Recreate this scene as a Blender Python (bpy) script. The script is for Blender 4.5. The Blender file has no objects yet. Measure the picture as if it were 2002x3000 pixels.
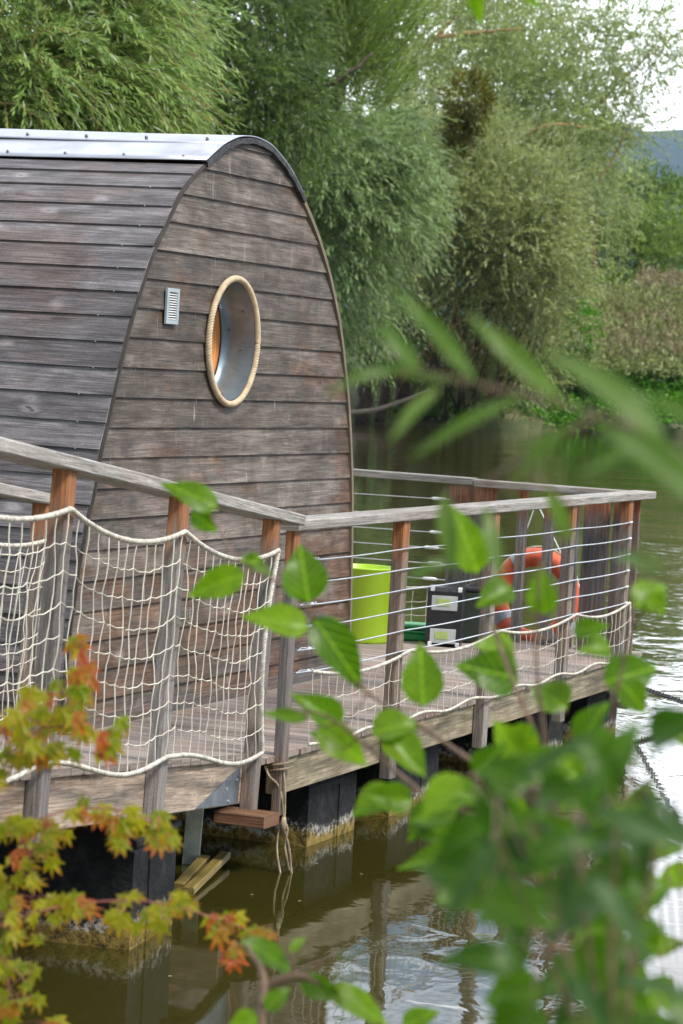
import bpy, bmesh, math, random
import numpy as np
from mathutils import Vector, Matrix
sc = bpy.context.scene
col = sc.collection
R = random.Random(7)

# ------------------------------------------------------------ camera, sky, sun, exposure
F, PHI, CAMH = 8000.0, math.radians(3.26), 2.08           # focal length in photo pixels, roll, eye height over the water
PITCH = math.atan(427*math.cos(PHI)/F)
_fw = Vector((0, math.cos(PITCH), -math.sin(PITCH))); _u0 = Vector((0, math.sin(PITCH), math.cos(PITCH))); _r0 = Vector((1, 0, 0))
_r = _r0*math.cos(PHI) + _u0*math.sin(PHI); _u = -_r0*math.sin(PHI) + _u0*math.cos(PHI)
CAM = Vector((0, 0, CAMH))
cam = bpy.data.cameras.new('camera'); co = bpy.data.objects.new('camera', cam); col.objects.link(co)
co.matrix_world = Matrix(((_r.x, _u.x, -_fw.x, 0), (_r.y, _u.y, -_fw.y, 0), (_r.z, _u.z, -_fw.z, CAMH), (0, 0, 0, 1)))
cam.sensor_fit = 'VERTICAL'; cam.sensor_height = 36; cam.lens = F/3000*36
cam.clip_start = 0.1; cam.clip_end = 6000
cam.dof.use_dof = True; cam.dof.focus_distance = 11.6; cam.dof.aperture_fstop = 8.0; cam.dof.aperture_blades = 9
sc.camera = co

SUN_EL, SUN_AZ = math.radians(52), math.radians(128)       # azimuth clockwise from +Y: high, behind and right of the viewer
CLOUD = (3.1, 1.7, .4)
w = bpy.data.worlds.new('World'); sc.world = w; w.use_nodes = True
nt = w.node_tree; nt.nodes.clear(); N = nt.nodes.new; Lk = nt.links.new
out = N('ShaderNodeOutputWorld'); bg = N('ShaderNodeBackground'); sky = N('ShaderNodeTexSky')
sky.sky_type = 'NISHITA'; sky.sun_disc = False; sky.sun_elevation = SUN_EL; sky.sun_rotation = SUN_AZ
tc = N('ShaderNodeTexCoord'); mp = N('ShaderNodeMapping'); mp.inputs['Scale'].default_value = (1.0, 1.0, 3.2); mp.inputs['Location'].default_value = CLOUD
nz = N('ShaderNodeTexNoise'); nz.inputs['Scale'].default_value = 2.6; nz.inputs['Detail'].default_value = 7; nz.inputs['Roughness'].default_value = .58
cr = N('ShaderNodeValToRGB'); cr.color_ramp.elements[0].position = .39; cr.color_ramp.elements[1].position = .50
mx = N('ShaderNodeMix'); mx.data_type = 'RGBA'; mx.inputs['B'].default_value = (12.0, 12.6, 13.6, 1)
Lk(tc.outputs['Generated'], mp.inputs['Vector']); Lk(mp.outputs[0], nz.inputs['Vector']); spz = N('ShaderNodeSeparateXYZ'); Lk(tc.outputs['Generated'], spz.inputs[0]); mr = N('ShaderNodeMapRange'); Lk(spz.outputs[2], mr.inputs[0])
for _i, _q in enumerate((.03, .20, .16, -.055)): mr.inputs[_i+1].default_value = _q
ad = N('ShaderNodeMath'); Lk(nz.outputs['Fac'], ad.inputs[0]); Lk(mr.outputs[0], ad.inputs[1]); Lk(ad.outputs[0], cr.inputs['Fac'])
mr2 = N('ShaderNodeMapRange'); Lk(spz.outputs[1], mr2.inputs[0])
for _i, _q in enumerate((-.4, .9, .42, 1.55)): mr2.inputs[_i+1].default_value = _q
vm = N('ShaderNodeVectorMath'); vm.operation = 'SCALE'; vm.inputs[0].default_value = (12.0, 12.6, 13.6); Lk(mr2.outputs[0], vm.inputs['Scale']); Lk(vm.outputs[0], mx.inputs['B'])
Lk(cr.outputs['Color'], mx.inputs['Factor']); Lk(sky.outputs[0], mx.inputs['A']); Lk(mx.outputs['Result'], bg.inputs['Color']); Lk(bg.outputs[0], out.inputs[0])
bg.inputs['Strength'].default_value = 0.14
sl = bpy.data.lights.new('sun', 'SUN'); sl.energy = 3.1; sl.angle = math.radians(13); sl.color = (1, .94, .86)
so = bpy.data.objects.new('sun', sl); col.objects.link(so)
sdir = Vector((math.sin(SUN_AZ)*math.cos(SUN_EL), math.cos(SUN_AZ)*math.cos(SUN_EL), math.sin(SUN_EL)))
so.rotation_euler = sdir.to_track_quat('Z', 'Y').to_euler()
sc.view_settings.view_transform = 'Standard'; sc.view_settings.look = 'None'; sc.view_settings.gamma = 1
sc.view_settings.exposure = 0.34
sc.cycles.max_bounces = 8; sc.cycles.transparent_max_bounces = 8

def at(px, py, Y=None, z=None):
    px, py = float(px), float(py); Y = None if Y is None else float(Y)
    d = _fw + (px-1001)/F*_r - (py-1500)/F*_u
    return CAM + d*((Y/d.y) if Y is not None else ((z-CAMH)/d.z))

# ------------------------------------------------------------ objects and tags
def link(o): col.objects.link(o); return o
def tag(o, label=None, cat=None, group=None, kind=None):
    if label: o['label'] = label
    if cat: o['category'] = cat
    if group: o['group'] = group
    if kind: o['kind'] = kind
    return o
def thing(name, label, cat, loc=(0, 0, 0), group=None):
    o = bpy.data.objects.new(name, None); o.empty_display_size = .2; o.location = loc; link(o)
    return tag(o, label, cat, group)
def pair(o, parent):
    o.parent = parent
    o.matrix_parent_inverse = Matrix.Translation(parent_loc(parent)).inverted()
def parent_loc(p):
    v = Vector(p.location)
    while p.parent: p = p.parent
    return v if p.type == 'EMPTY' else v
class MB:
    """collects faces with uv (metres along, across) and a random number per board"""
    def __init__(s): s.v = []; s.f = []; s.uv = []; s.rn = []; s.mi = []
    def face(s, pts, uvs=None, rnd=0., mi=0):
        b = len(s.v); s.v += [tuple(p) for p in pts]; s.f.append(tuple(range(b, b+len(pts))))
        s.uv += list(uvs) if uvs else [(0, 0)]*len(pts); s.rn.append(rnd); s.mi.append(mi)
    def box(s, o, X, Y, Z, rnd=None, bev=0., mi=0):
        """box from corner o along edge vectors X (long, grain), Y, Z"""
        o, X, Y, Z = map(Vector, (o, X, Y, Z)); rnd = R.random() if rnd is None else rnd
        if X.cross(Y).dot(Z) < 0: o = o+Y; Y = -Y
        if bev > 0:
            return s._bbox(o, X, Y, Z, rnd, bev, mi)
        lx, ly, lz = X.length, Y.length, Z.length
        P = lambda a, b, c: o+X*a+Y*b+Z*c
        s.face([P(0,0,0), P(0,1,0), P(1,1,0), P(1,0,0)], [(0,0),(0,ly),(lx,ly),(lx,0)], rnd, mi)
        s.face([P(0,0,1), P(1,0,1), P(1,1,1), P(0,1,1)], [(0,3),(lx,3),(lx,3+ly),(0,3+ly)], rnd, mi)
        s.face([P(0,0,0), P(1,0,0), P(1,0,1), P(0,0,1)], [(0,5),(lx,5),(lx,5+lz),(0,5+lz)], rnd, mi)
        s.face([P(0,1,0), P(0,1,1), P(1,1,1), P(1,1,0)], [(0,7),(0,7+lz),(lx,7+lz),(lx,7)], rnd, mi)
        s.face([P(0,0,0), P(0,0,1), P(0,1,1), P(0,1,0)], [(0,9),(.01,9+lz),(.02,9+lz),(.02,9)], rnd, mi)
        s.face([P(1,0,0), P(1,1,0), P(1,1,1), P(1,0,1)], [(lx,9),(lx,9+ly),(lx,9+ly+lz),(lx,9+lz)], rnd, mi)
    def _bbox(s, o, X, Y, Z, rnd, b, mi):
        lx, ly, lz = X.length, Y.length, Z.length; x, y, z = X/lx, Y/ly, Z/lz
        ring = [(b,0),(ly-b,0),(ly,b),(ly,lz-b),(ly-b,lz),(b,lz),(0,lz-b),(0,b)]
        acc = [0]
        for i in range(8):
            a, c = ring[i], ring[(i+1) % 8]; acc.append(acc[-1]+math.hypot(a[0]-c[0], a[1]-c[1]))
        lo = [o+x*(b*.0)+y*p[0]+z*p[1] for p in ring]; hi = [o+x*lx+y*p[0]+z*p[1] for p in ring]
        for i in range(8):
            j = (i+1) % 8
            s.face([lo[i], hi[i], hi[j], lo[j]], [(0,acc[i]),(lx,acc[i]),(lx,acc[i+1]),(0,acc[i+1])], rnd, mi)
        s.face(lo[::-1], [(0, 9+p[0]+p[1]) for p in ring], rnd, mi); s.face(hi, [(lx, 9+p[0]+p[1]) for p in ring], rnd, mi)
    def beam(s, p0, p1, w, h, up, rnd=None, bev=.004, mi=0):
        """square timber between centres p0, p1; h along up, w sideways"""
        p0, p1, up = Vector(p0), Vector(p1), Vector(up); X = p1-p0; x = X.normalized()
        sd = x.cross(up).normalized(); u = sd.cross(x).normalized()
        s.box(p0-sd*w/2-u*h/2, X, sd*w, u*h, rnd, bev, mi)
    def tube(s, pts, r, n=6, closed=False, caps=True, rnd=None, mi=0, taper=None):
        pts = [Vector(p) for p in pts]; rnd = R.random() if rnd is None else rnd; m = len(pts)
        rings = []; up = Vector((0, 0, 1)); acc = 0; prev = None; accs = []
        for i, p in enumerate(pts):
            if closed: t = pts[(i+1) % m]-pts[i-1]
            else: t = pts[min(i+1, m-1)]-pts[max(i-1, 0)]
            t = t.normalized() if t.length > 1e-9 else Vector((0, 0, 1))
            if prev is None:
                a = t.cross(up if abs(t.z) < .9 else Vector((1, 0, 0))).normalized()
            else:
                a = (prev-t*prev.dot(t)).normalized()
            prev = a; b = t.cross(a)
            rr = r[i] if isinstance(r, (list, tuple)) else r
            rings.append([p+a*rr*math.cos(k*2*math.pi/n)+b*rr*math.sin(k*2*math.pi/n) for k in range(n)])
            if i: acc += (p-pts[i-1]).length
            accs.append(acc)
        for i in range(m if closed else m-1):
            A, B = rings[i], rings[(i+1) % m]; u0 = accs[i]; u1 = accs[i+1] if i+1 < m else acc+.01
            for k in range(n):
                l = (k+1) % n
                s.face([A[k], A[l], B[l], B[k]], [(u0,k/n*.1),(u0,(k+1)/n*.1),(u1,(k+1)/n*.1),(u1,k/n*.1)], rnd, mi)
        if caps and not closed: s.face(rings[0][::-1], None, rnd, mi); s.face(rings[-1], None, rnd, mi)
    def rope(s, pts, r, closed=False, pitch=None, n=5, jitter=0., st=.9):
        """three twisted strands round a path"""
        pts = resample(pts, r*st, closed); pitch = pitch or r*6.5; m = len(pts)
        prev = None; fr = []
        for i, p in enumerate(pts):
            t = (pts[(i+1) % m]-pts[i-1]) if closed else (pts[min(i+1, m-1)]-pts[max(i-1, 0)])
            t.normalize()
            a = t.cross(Vector((0, 0, 1)) if abs(t.z) < .9 else Vector((1, 0, 0))).normalized() if prev is None else (prev-t*prev.dot(t)).normalized()
            prev = a; fr.append((a, t.cross(a)))
        for k in range(3):
            q = []
            for i, p in enumerate(pts):
                th = i*r*st/pitch*2*math.pi+k*2*math.pi/3; a, b = fr[i]; j = 1+jitter*(R.random()-.5)
                q.append(p+(a*math.cos(th)+b*math.sin(th))*r*.5*j)
            s.tube(q, r*.51, n, closed)
    def build(s, name, mat, parent=None, smooth=False):
        me = bpy.data.meshes.new(name); me.from_pydata(s.v, [], s.f)
        uvl = me.uv_layers.new(name='UVMap'); uvl.data.foreach_set('uv', [c for q in s.uv for c in q])
        at_ = me.attributes.new('rnd', 'FLOAT', 'FACE'); at_.data.foreach_set('value', s.rn)
        for m in (mat if isinstance(mat, (list, tuple)) else [mat]): me.materials.append(m)
        if any(s.mi): me.polygons.foreach_set('material_index', s.mi)
        if smooth:
            bm = bmesh.new(); bm.from_mesh(me); bmesh.ops.remove_doubles(bm, verts=bm.verts, dist=2e-5); bm.to_mesh(me); bm.free()
            me.polygons.foreach_set('use_smooth', [True]*len(me.polygons))
        o = link(bpy.data.objects.new(name, me))
        if parent is not None: fit(o, parent)
        return o
def base_of(p):
    v = Vector((0, 0, 0))
    while p is not None:
        if p.type == 'EMPTY': v += Vector(p.location)
        p = p.parent
    return v
def fit(o, parent):
    """geometry is in world coordinates; shift it so that it hangs under its thing"""
    b = base_of(parent)
    if b.length: o.data.transform(Matrix.Translation(-b))
    o.parent = parent
def resample(pts, step, closed=False):
    pts = [Vector(p) for p in pts]
    if closed: pts = pts+[pts[0]]
    L = [0]
    for a, b in zip(pts, pts[1:]): L.append(L[-1]+(b-a).length)
    n = max(2, int(L[-1]/step)); o = []; j = 0
    for i in range(n if closed else n+1):
        d = L[-1]*i/n
        while j < len(L)-2 and L[j+1] < d: j += 1
        o.append(pts[j].lerp(pts[j+1], (d-L[j])/max(1e-9, L[j+1]-L[j])))
    return o
def smooth(pts, k=6):
    """catmull-rom through the points"""
    pts = [Vector(p) for p in pts]; P = [pts[0]*2-pts[1]]+pts+[pts[-1]*2-pts[-2]]; o = []
    for i in range(1, len(P)-2):
        a, b, c, d = P[i-1:i+3]
        for j in range(k):
            t = j/k; o.append(.5*((2*b)+(c-a)*t+(2*a-5*b+4*c-d)*t*t+(3*b-a-3*c+d)*t**3))
    o.append(pts[-1]); return o

# ------------------------------------------------------------ materials
class NT:
    def __init__(s, name):
        s.m = bpy.data.materials.new(name); s.m.use_nodes = True; s.t = s.m.node_tree; s.t.nodes.clear()
        s.out = s.n('ShaderNodeOutputMaterial')
    def n(s, t, **k):
        x = s.t.nodes.new(t)
        for a, b in k.items(): setattr(x, a, b)
        return x
    def l(s, a, b): s.t.links.new(a, b)
    def put(s, sock, v):
        if isinstance(v, bpy.types.NodeSocket): s.l(v, sock)
        else: sock.default_value = v
    def math(s, op, a, b=0., clamp=False):
        x = s.n('ShaderNodeMath', operation=op, use_clamp=clamp); s.put(x.inputs[0], a); s.put(x.inputs[1], b); return x.outputs[0]
    def mix(s, f, a, b, bt='MIX'):
        x = s.n('ShaderNodeMix', data_type='RGBA', blend_type=bt); s.put(x.inputs['Factor'], f)
        s.put(x.inputs['A'], c4(a)); s.put(x.inputs['B'], c4(b)); return x.outputs['Result']
    def rng(s, v, a, b, c=0., d=1.):
        x = s.n('ShaderNodeMapRange', interpolation_type='SMOOTHSTEP'); s.put(x.inputs[0], v)
        for i, q in enumerate((a, b, c, d)): x.inputs[i+1].default_value = q
        return x.outputs[0]
    def vec(s, x, y, z=0.):
        c = s.n('ShaderNodeCombineXYZ')
        for i, q in enumerate((x, y, z)): s.put(c.inputs[i], q)
        return c.outputs[0]
    def noise(s, v, sc=1., det=4., ro=.5, dist=0.):
        x = s.n('ShaderNodeTexNoise'); s.l(v, x.inputs['Vector'])
        x.inputs['Scale'].default_value = sc; x.inputs['Detail'].default_value = det; x.inputs['Roughness'].default_value = ro; x.inputs['Distortion'].default_value = dist
        return x.outputs['Fac']
    def uvr(s):
        a = s.n('ShaderNodeUVMap'); sp = s.n('ShaderNodeSeparateXYZ'); s.l(a.outputs[0], sp.inputs[0])
        r = s.n('ShaderNodeAttribute', attribute_name='rnd')
        return sp.outputs[0], sp.outputs[1], r.outputs['Fac']
    def obj(s): return s.n('ShaderNodeTexCoord').outputs['Object']
    def bump(s, h, d=.01, st=1.):
        b = s.n('ShaderNodeBump'); s.l(h, b.inputs['Height']); b.inputs['Distance'].default_value = d; b.inputs['Strength'].default_value = st; return b.outputs[0]
    def prin(s, colr, rough=.7, metal=0., normal=None, spec=.5, **k):
        p = s.n('ShaderNodeBsdfPrincipled'); s.put(p.inputs['Base Color'], c4(colr)); s.put(p.inputs['Roughness'], rough)
        p.inputs['Metallic'].default_value = metal; p.inputs['Specular IOR Level'].default_value = spec
        if normal is not None: s.l(normal, p.inputs['Normal'])
        for a, b in k.items(): s.put(p.inputs[a], b)
        s.l(p.outputs[0], s.out.inputs[0]); return p
def c4(c):
    return c if isinstance(c, bpy.types.NodeSocket) else (c[0], c[1], c[2], 1.)
def wood(name, A, B, warm=None, warmth=.4, drips=0., knots=.5, fresh=None, moss=0., rough=.75, gscale=1., blot=0.):
    m = NT(name); u, v, r = m.uvr(); rr = m.math('MULTIPLY', r, 91.7)
    V = lambda a, b: m.vec(m.math('MULTIPLY', u, a), m.math('MULTIPLY', v, b), rr)
    n1 = m.noise(V(.9, 9.), 1., 4, .6); g = m.noise(V(5*gscale, 150*gscale), 1., 5, .7, .6); g2 = m.noise(V(2.4, 46.), 1., 4, .6, 1.6)
    c = m.mix(m.rng(n1, .3, .7), A, B)
    c = m.mix(m.math('MULTIPLY', m.rng(r, 0, 1), .6), c, [x*.62 for x in A])
    if warm:
        n2 = m.noise(V(1.6, 5.), 1.3, 5, .65); o = m.noise(m.obj(), 1.1, 3, .5)
        f = m.math('MULTIPLY', m.rng(m.math('ADD', n2, m.math('MULTIPLY', m.math('SUBTRACT', o, .5), 1.3)), .46, .72), warmth)
        c = m.mix(f, c, warm)
    fl = m.noise(m.obj(), 140., 3, .6); k = m.math('MULTIPLY', m.math('MULTIPLY', m.rng(g, .3, .7, .60, 1.26), m.rng(g2, .32, .68, .70, 1.2)), m.rng(fl, .3, .7, .86, 1.12))
    c = m.mix(1., c, m.vec(k, k, k), 'MULTIPLY')
    if knots:
        vo = m.n('ShaderNodeTexVoronoi'); vo.inputs['Scale'].default_value = 1.
        jit = m.noise(V(3, 30), 1.5, 2); m.l(m.vec(m.math('ADD', m.math('MULTIPLY', u, 4.6), m.math('MULTIPLY', jit, .35)), m.math('ADD', m.math('MULTIPLY', v, 9.), m.math('MULTIPLY', jit, .5)), rr), vo.inputs['Vector']); vr = m.n('ShaderNodeSeparateXYZ'); m.l(vo.outputs['Color'], vr.inputs[0]); kp = m.rng(vr.outputs[0], .55, .6)
        kd = m.math('MULTIPLY', kp, m.rng(vo.outputs['Distance'], .03, .10, 1, 0)); kr = m.math('MULTIPLY', kp, m.rng(vo.outputs['Distance'], .05, .30, 1, 0))
        c = m.mix(m.math('MULTIPLY', kr, .45*knots), c, [min(1, x*1.9) for x in B]); c = m.mix(m.math('MULTIPLY', kd, .8*knots), c, (.035, .028, .022))
    if blot:
        bl = m.noise(V(3.2, 7.), 1., 5, .7, .5); q = m.rng(bl, .32, .68, 1-blot, 1+blot*.7); c = m.mix(1., c, m.vec(q, q, q), 'MULTIPLY')
    if drips:
        w1 = m.noise(V(30., 3.2), 1., 5, .65, .8); w2 = m.noise(V(2., 3.), 1., 3)
        f = m.math('MULTIPLY', m.math('MULTIPLY', m.rng(w1, .60, .74), m.rng(w2, .40, .62)), drips)
        c = m.mix(m.math('MULTIPLY', f, .8), c, (.42, .40, .37))
        w3 = m.noise(V(5., 1.2), 1., 4, .6); c = m.mix(m.math('MULTIPLY', m.rng(w3, .5, .72), .5*drips), c, (.052, .048, .045))
    if fresh:
        n3 = m.noise(V(3., 40.), 1., 3, .6); d = m.math('ADD', u, m.math('MULTIPLY', m.math('SUBTRACT', n3, .5), fresh[1]*1.6))
        c = m.mix(m.rng(d, fresh[1]*.35, fresh[1]*1.3, .9, 0.), c, m.mix(m.rng(g2, .35, .6), fresh[0], [x*.45 for x in fresh[0]]))
    if moss:
        n4 = m.noise(m.obj(), 7., 5, .7); c = m.mix(m.math('MULTIPLY', m.rng(n4, .45, .7), moss), c, (.11, .10, .03))
    h = m.math('ADD', m.math('MULTIPLY', g, .6), m.math('MULTIPLY', g2, .5))
    m.prin(c, rough, normal=m.bump(h, .004, .7), spec=.35); return m.m
def plain(name, c, rough=.5, metal=0., var=.12, sc_=12., bump=0., **k):
    m = NT(name); n = m.noise(m.obj(), sc_, 5, .6); q = m.rng(n, .3, .7, 1-var, 1+var)
    cc = m.mix(1., c, m.vec(q, q, q), 'MULTIPLY'); n2 = m.noise(m.obj(), sc_*3, 3)
    m.prin(cc, m.rng(n2, .3, .7, max(0.02, rough-.08), min(1, rough+.1)), metal, normal=m.bump(n2, bump) if bump else None, **k); return m.m
def leafmat(name, A, B, under=None, trans=.27, rough=.45, vein=False, tc_=None):
    m = NT(name); r = m.n('ShaderNodeAttribute', attribute_name='rnd').outputs['Fac']
    c = m.mix(r, A, B)
    if vein:
        u, v, _ = m.uvr(); n = m.noise(m.obj(), 60., 4, .6)
        q = m.rng(n, .3, .7, .82, 1.15); c = m.mix(1., c, m.vec(q, q, q), 'MULTIPLY')
        vv = m.math('ABSOLUTE', v); mid = m.rng(vv, .0, .035, 1, 0)
        w_ = m.math('SINE', m.math('MULTIPLY', m.math('SUBTRACT', u, m.math('MULTIPLY', vv, .7)), 42.))
        side = m.rng(w_, .82, 1., 0, .55); c = m.mix(m.math('MAXIMUM', mid, side), c, [min(1, x*1.7+.01) for x in B])
        if tc_: c = m.mix(m.math('MULTIPLY', m.rng(m.math('ADD', vv, m.math('MULTIPLY', n, .8)), .70, 1.25), .85), c, tc_)
    if under:
        gm = m.n('ShaderNodeNewGeometry'); c = m.mix(m.math('MULTIPLY', gm.outputs['Backfacing'], .8), c, under)
    p = m.prin(c, rough, spec=.3); t = m.n('ShaderNodeBsdfTranslucent'); m.l(m.mix(1., c, (1.15, 1.35, .5), 'MULTIPLY'), t.inputs['Color'])
    x = m.n('ShaderNodeMixShader'); x.inputs[0].default_value = trans; m.l(p.outputs[0], x.inputs[1]); m.l(t.outputs[0], x.inputs[2]); m.l(x.outputs[0], m.out.inputs[0]); return m.m

M = {}
M['side'] = wood('weathered_side_board', (.15, .138, .142), (.26, .245, .248), warm=(.15, .095, .07), warmth=.45, knots=1., blot=.30)
M['gable'] = wood('weathered_gable_board', (.13, .108, .090), (.245, .21, .18), warm=(.16, .088, .052), warmth=.85, drips=.9, blot=.38, knots=.6)
M['cap'] = wood('weathered_rail', (.33, .31, .28), (.42, .39, .35), warm=(.25, .18, .12), warmth=.3, knots=.4)
M['post'] = wood('weathered_post', (.20, .18, .165), (.33, .30, .275), warm=(.30, .19, .12), warmth=.5, knots=.4, fresh=((.50, .20, .07), .17))
M['deck'] = wood('deck_plank', (.31, .25, .21), (.44, .375, .33), warm=(.30, .18, .12), warmth=.45, knots=.2)
M['joist'] = wood('edge_beam_wood', (.36, .27, .20), (.50, .40, .31), warm=(.42, .22, .12), warmth=.45, knots=.5, drips=.25)
M['joistg'] = wood('mossy_edge_beam', (.33, .27, .17), (.43, .37, .26), warm=(.16, .13, .08), warmth=.7, drips=.3, moss=.35)
M['plank'] = wood('dark_plank', (.13, .12, .115), (.20, .185, .175), warm=(.25, .11, .05), warmth=.35, knots=.6, fresh=((.40, .15, .07), .12))
M['dtrim'] = plain('dark_edge_batten', (.05, .042, .034), .8, bump=.002)
M['trim'] = plain('edge_batten', (.20, .16, .11), .8, bump=.002)
M['block'] = wood('reddish_timber', (.20, .10, .055), (.28, .15, .085), knots=.2)
M['mossw'] = wood('mossy_wet_board', (.26, .19, .05), (.36, .27, .08), moss=.8, rough=.4)
M['zinc'] = plain('sheet_metal', (.50, .52, .56), .45, .75, .10, 3.)
M['reveal'] = plain('dull_metal', (.20, .27, .32), .38, .5, .2, 7.)
M['screw'] = plain('screw_metal', (.22, .22, .22), .4, .8)
M['steel'] = plain('wire_steel', (.62, .63, .63), .35, .8)
M['whitep'] = plain('white_fitting', (.75, .76, .76), .4)
M['bitumen'] = plain('bitumen_edge', (.045, .045, .05), .65, var=.6, sc_=25., bump=.004)
M['net'] = plain('net_cord', (.60, .57, .47), .9, var=.2, sc_=9.)
M['rope'] = plain('white_rope', (.58, .55, .47), .9, var=.3, sc_=30.)
M['manila'] = plain('manila_rope', (.58, .47, .31), .85, var=.18, sc_=30.)
M['oldrope'] = plain('old_rope', (.36, .29, .19), .9, var=.4, sc_=20.)
M['bracket'] = plain('galvanised_plate', (.16, .18, .20), .5, .6, .2, 9.)
M['lime'] = plain('lime_plastic', (.38, .60, .03), .4, var=.03)
M['green'] = plain('green_plastic', (.03, .36, .09), .4)
M['black'] = plain('black_plastic', (.018, .019, .021), .35, var=.2)
M['silver'] = plain('silver_label', (.50, .54, .52), .35, .2)
M['limelab'] = plain('lime_label', (.40, .52, .16), .4)
M['orange'] = plain('buoy_orange', (.66, .13, .055), .6, var=.18, sc_=9.)
M['reflect'] = plain('reflective_band', (.30, .34, .36), .4)
M['orangew'] = wood('orange_interior_wood', (.92, .33, .09), (.95, .42, .15), knots=.2)
M['dark'] = plain('dark_interior', (.03, .025, .02), .9)
M['chain'] = plain('chain_steel', (.09, .09, .09), .55, .6)
M['pale'] = plain('pale_panel', (.45, .50, .42), .7, var=.3)
M['twig'] = plain('twig_bark', (.16, .10, .06), .8, var=.3, sc_=40)
M['redtwig'] = plain('red_twig_bark', (.28, .09, .07), .7, var=.3, sc_=40)
M['bark'] = plain('willow_bark', (.10, .075, .05), .9, var=.4, sc_=8, bump=.02)
M['barko'] = plain('orange_bark', (.34, .20, .09), .85, var=.35, sc_=5)
def float_mat():
    m = NT('black_float'); o = m.obj(); sp = m.n('ShaderNodeSeparateXYZ'); g = m.n('ShaderNodeNewGeometry'); m.l(g.outputs['Position'], sp.inputs[0])
    z = sp.outputs[2]; n = m.noise(o, 9., 6, .7); n2 = m.noise(o, 30., 5, .7); st = m.noise(m.n('ShaderNodeTexCoord').outputs['Object'], 3., 4)
    c = m.mix(m.rng(n, .4, .7), (.007, .008, .009), (.028, .029, .030))
    zz = m.math('ADD', z, m.math('MULTIPLY', m.math('SUBTRACT', n2, .5), .12)); zz = m.math('ADD', zz, m.math('MULTIPLY', m.math('SUBTRACT', m.noise(o, 4.5, 5, .7), .5), .22))
    c = m.mix(m.math('MULTIPLY', m.rng(zz, .085, .11, 1, 0), m.rng(n2, .42, .6)), c, (.46, .43, .38))
    c = m.mix(m.rng(zz, .045, .075, 1, 0), c, m.mix(m.rng(n2, .35, .6), (.05, .04, .015), (.28, .20, .05)))
    m.prin(c, .75, normal=m.bump(n2, .01), spec=.25); return m.m
M['float'] = float_mat()
def water_mat():
    m = NT('murky_water'); g = m.n('ShaderNodeNewGeometry'); P = g.outputs['Position']
    mp1 = m.n('ShaderNodeMapping'); mp1.inputs['Scale'].default_value = (1., .62, 1.); mp1.inputs['Rotation'].default_value = (0, 0, .35); m.l(P, mp1.inputs['Vector'])
    a = m.noise(mp1.outputs[0], 4.2, 3, .5, .5); b = m.noise(mp1.outputs[0], .8, 2, .5); big = m.noise(P, .16, 2, .5)
    sp = m.n('ShaderNodeSeparateXYZ'); m.l(P, sp.inputs[0]); sh = m.rng(sp.outputs[0], -.4, 2.2, .16, 1.); amp = m.math('MULTIPLY', m.rng(big, .35, .65, .5, 1.), sh)
    h = m.math('MULTIPLY', m.math('ADD', m.math('MULTIPLY', a, .34), m.math('MULTIPLY', b, .8)), amp)
    bu = m.bump(h, .035, 1.)
    n = m.noise(P, .5, 3); c = m.mix(n, (.030, .028, .005), (.044, .040, .007))
    m.prin(c, .04, normal=bu, spec=.5, IOR=1.45); return m.m
M['water'] = water_mat()

# ------------------------------------------------------------ setting: water, banks, hill
def sheet(name, pts_rows, mat, **k):
    b = MB()
    for r0, r1 in zip(pts_rows, pts_rows[1:]):
        for i in range(len(r0)-1): b.face([r0[i], r0[i+1], r1[i+1], r1[i]])
    return tag(b.build(name, mat, smooth=True), kind='structure')
wb = MB(); wb.face([(-300, -60, 0), (300, -60, 0), (300, 260, 0), (-300, 260, 0)]); tag(wb.build('water', M['water']), kind='structure')
def ground_mat(name, A, B):
    m = NT(name); g = m.n('ShaderNodeNewGeometry').outputs['Position']; n = m.noise(g, .8, 6, .7); n2 = m.noise(g, 9., 4)
    m.prin(m.mix(m.rng(m.math('ADD', m.math('MULTIPLY', n, .7), m.math('MULTIPLY', n2, .3)), .35, .65), A, B), .95, normal=m.bump(n2, .05)); return m.m
M['grass'] = ground_mat('grassy_ground', (.045, .075, .018), (.14, .13, .06))
M['mud'] = ground_mat('muddy_bank', (.05, .042, .022), (.09, .10, .035))
M['hill'] = ground_mat('haze_blue_wooded_hill', (.022, .05, .07), (.04, .085, .095))  # bluish haze of distance is mixed into the hill colour itself
def hgt(x, y): return .25*math.sin(x*.31+y*.13)+.18*math.sin(x*.83-y*.4)
shore = [(-260, 70), (-60, 66), (-22, 62), (-9, 78), (-3, 97), (0, 103.5), (4, 104.5), (7, 106), (9.5, 109.5), (12, 112), (15, 112), (22, 118), (60, 128), (260, 150)]
shore = [(p.x, p.y) for p in smooth([Vector((a, b, 0)) for a, b in shore], 6)]
rows = []
for off, zz in ((-3, -.8), (0, -.02), (.6, .35), (2, .7), (5, 1.1), (12, 1.6), (30, 2.2), (80, 3.), (300, 4.), (2600, 5.)):
    rows.append([(x*(1+off/200.), y+off, zz+(hgt(x, off) if off > 1 else .1*math.sin(x*1.7) if off >= 0 else 0)) for x, y in shore])
sheet('far_bank', rows, M['mud'] if False else M['grass'])
rows = []
for off, zz in ((2.5, -.8), (1., -.02), (.4, .4), (-1, .75), (-6, 1.), (-60, 1.6)):
    rows.append([(x+(off if x > -20 else 0)*.7, y+off*.6, zz) for x, y in [(-300, 60), (-40, 50), (-12, 40), (-7.5, 30), (-6.5, 22), (-5.0, 14), (-3.8, 8), (-2.2, 4.5), (0, 3.2), (6, 2.6), (40, 0)]])
sheet('near_bank', rows[::-1], M['grass'])
rows = []
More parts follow.
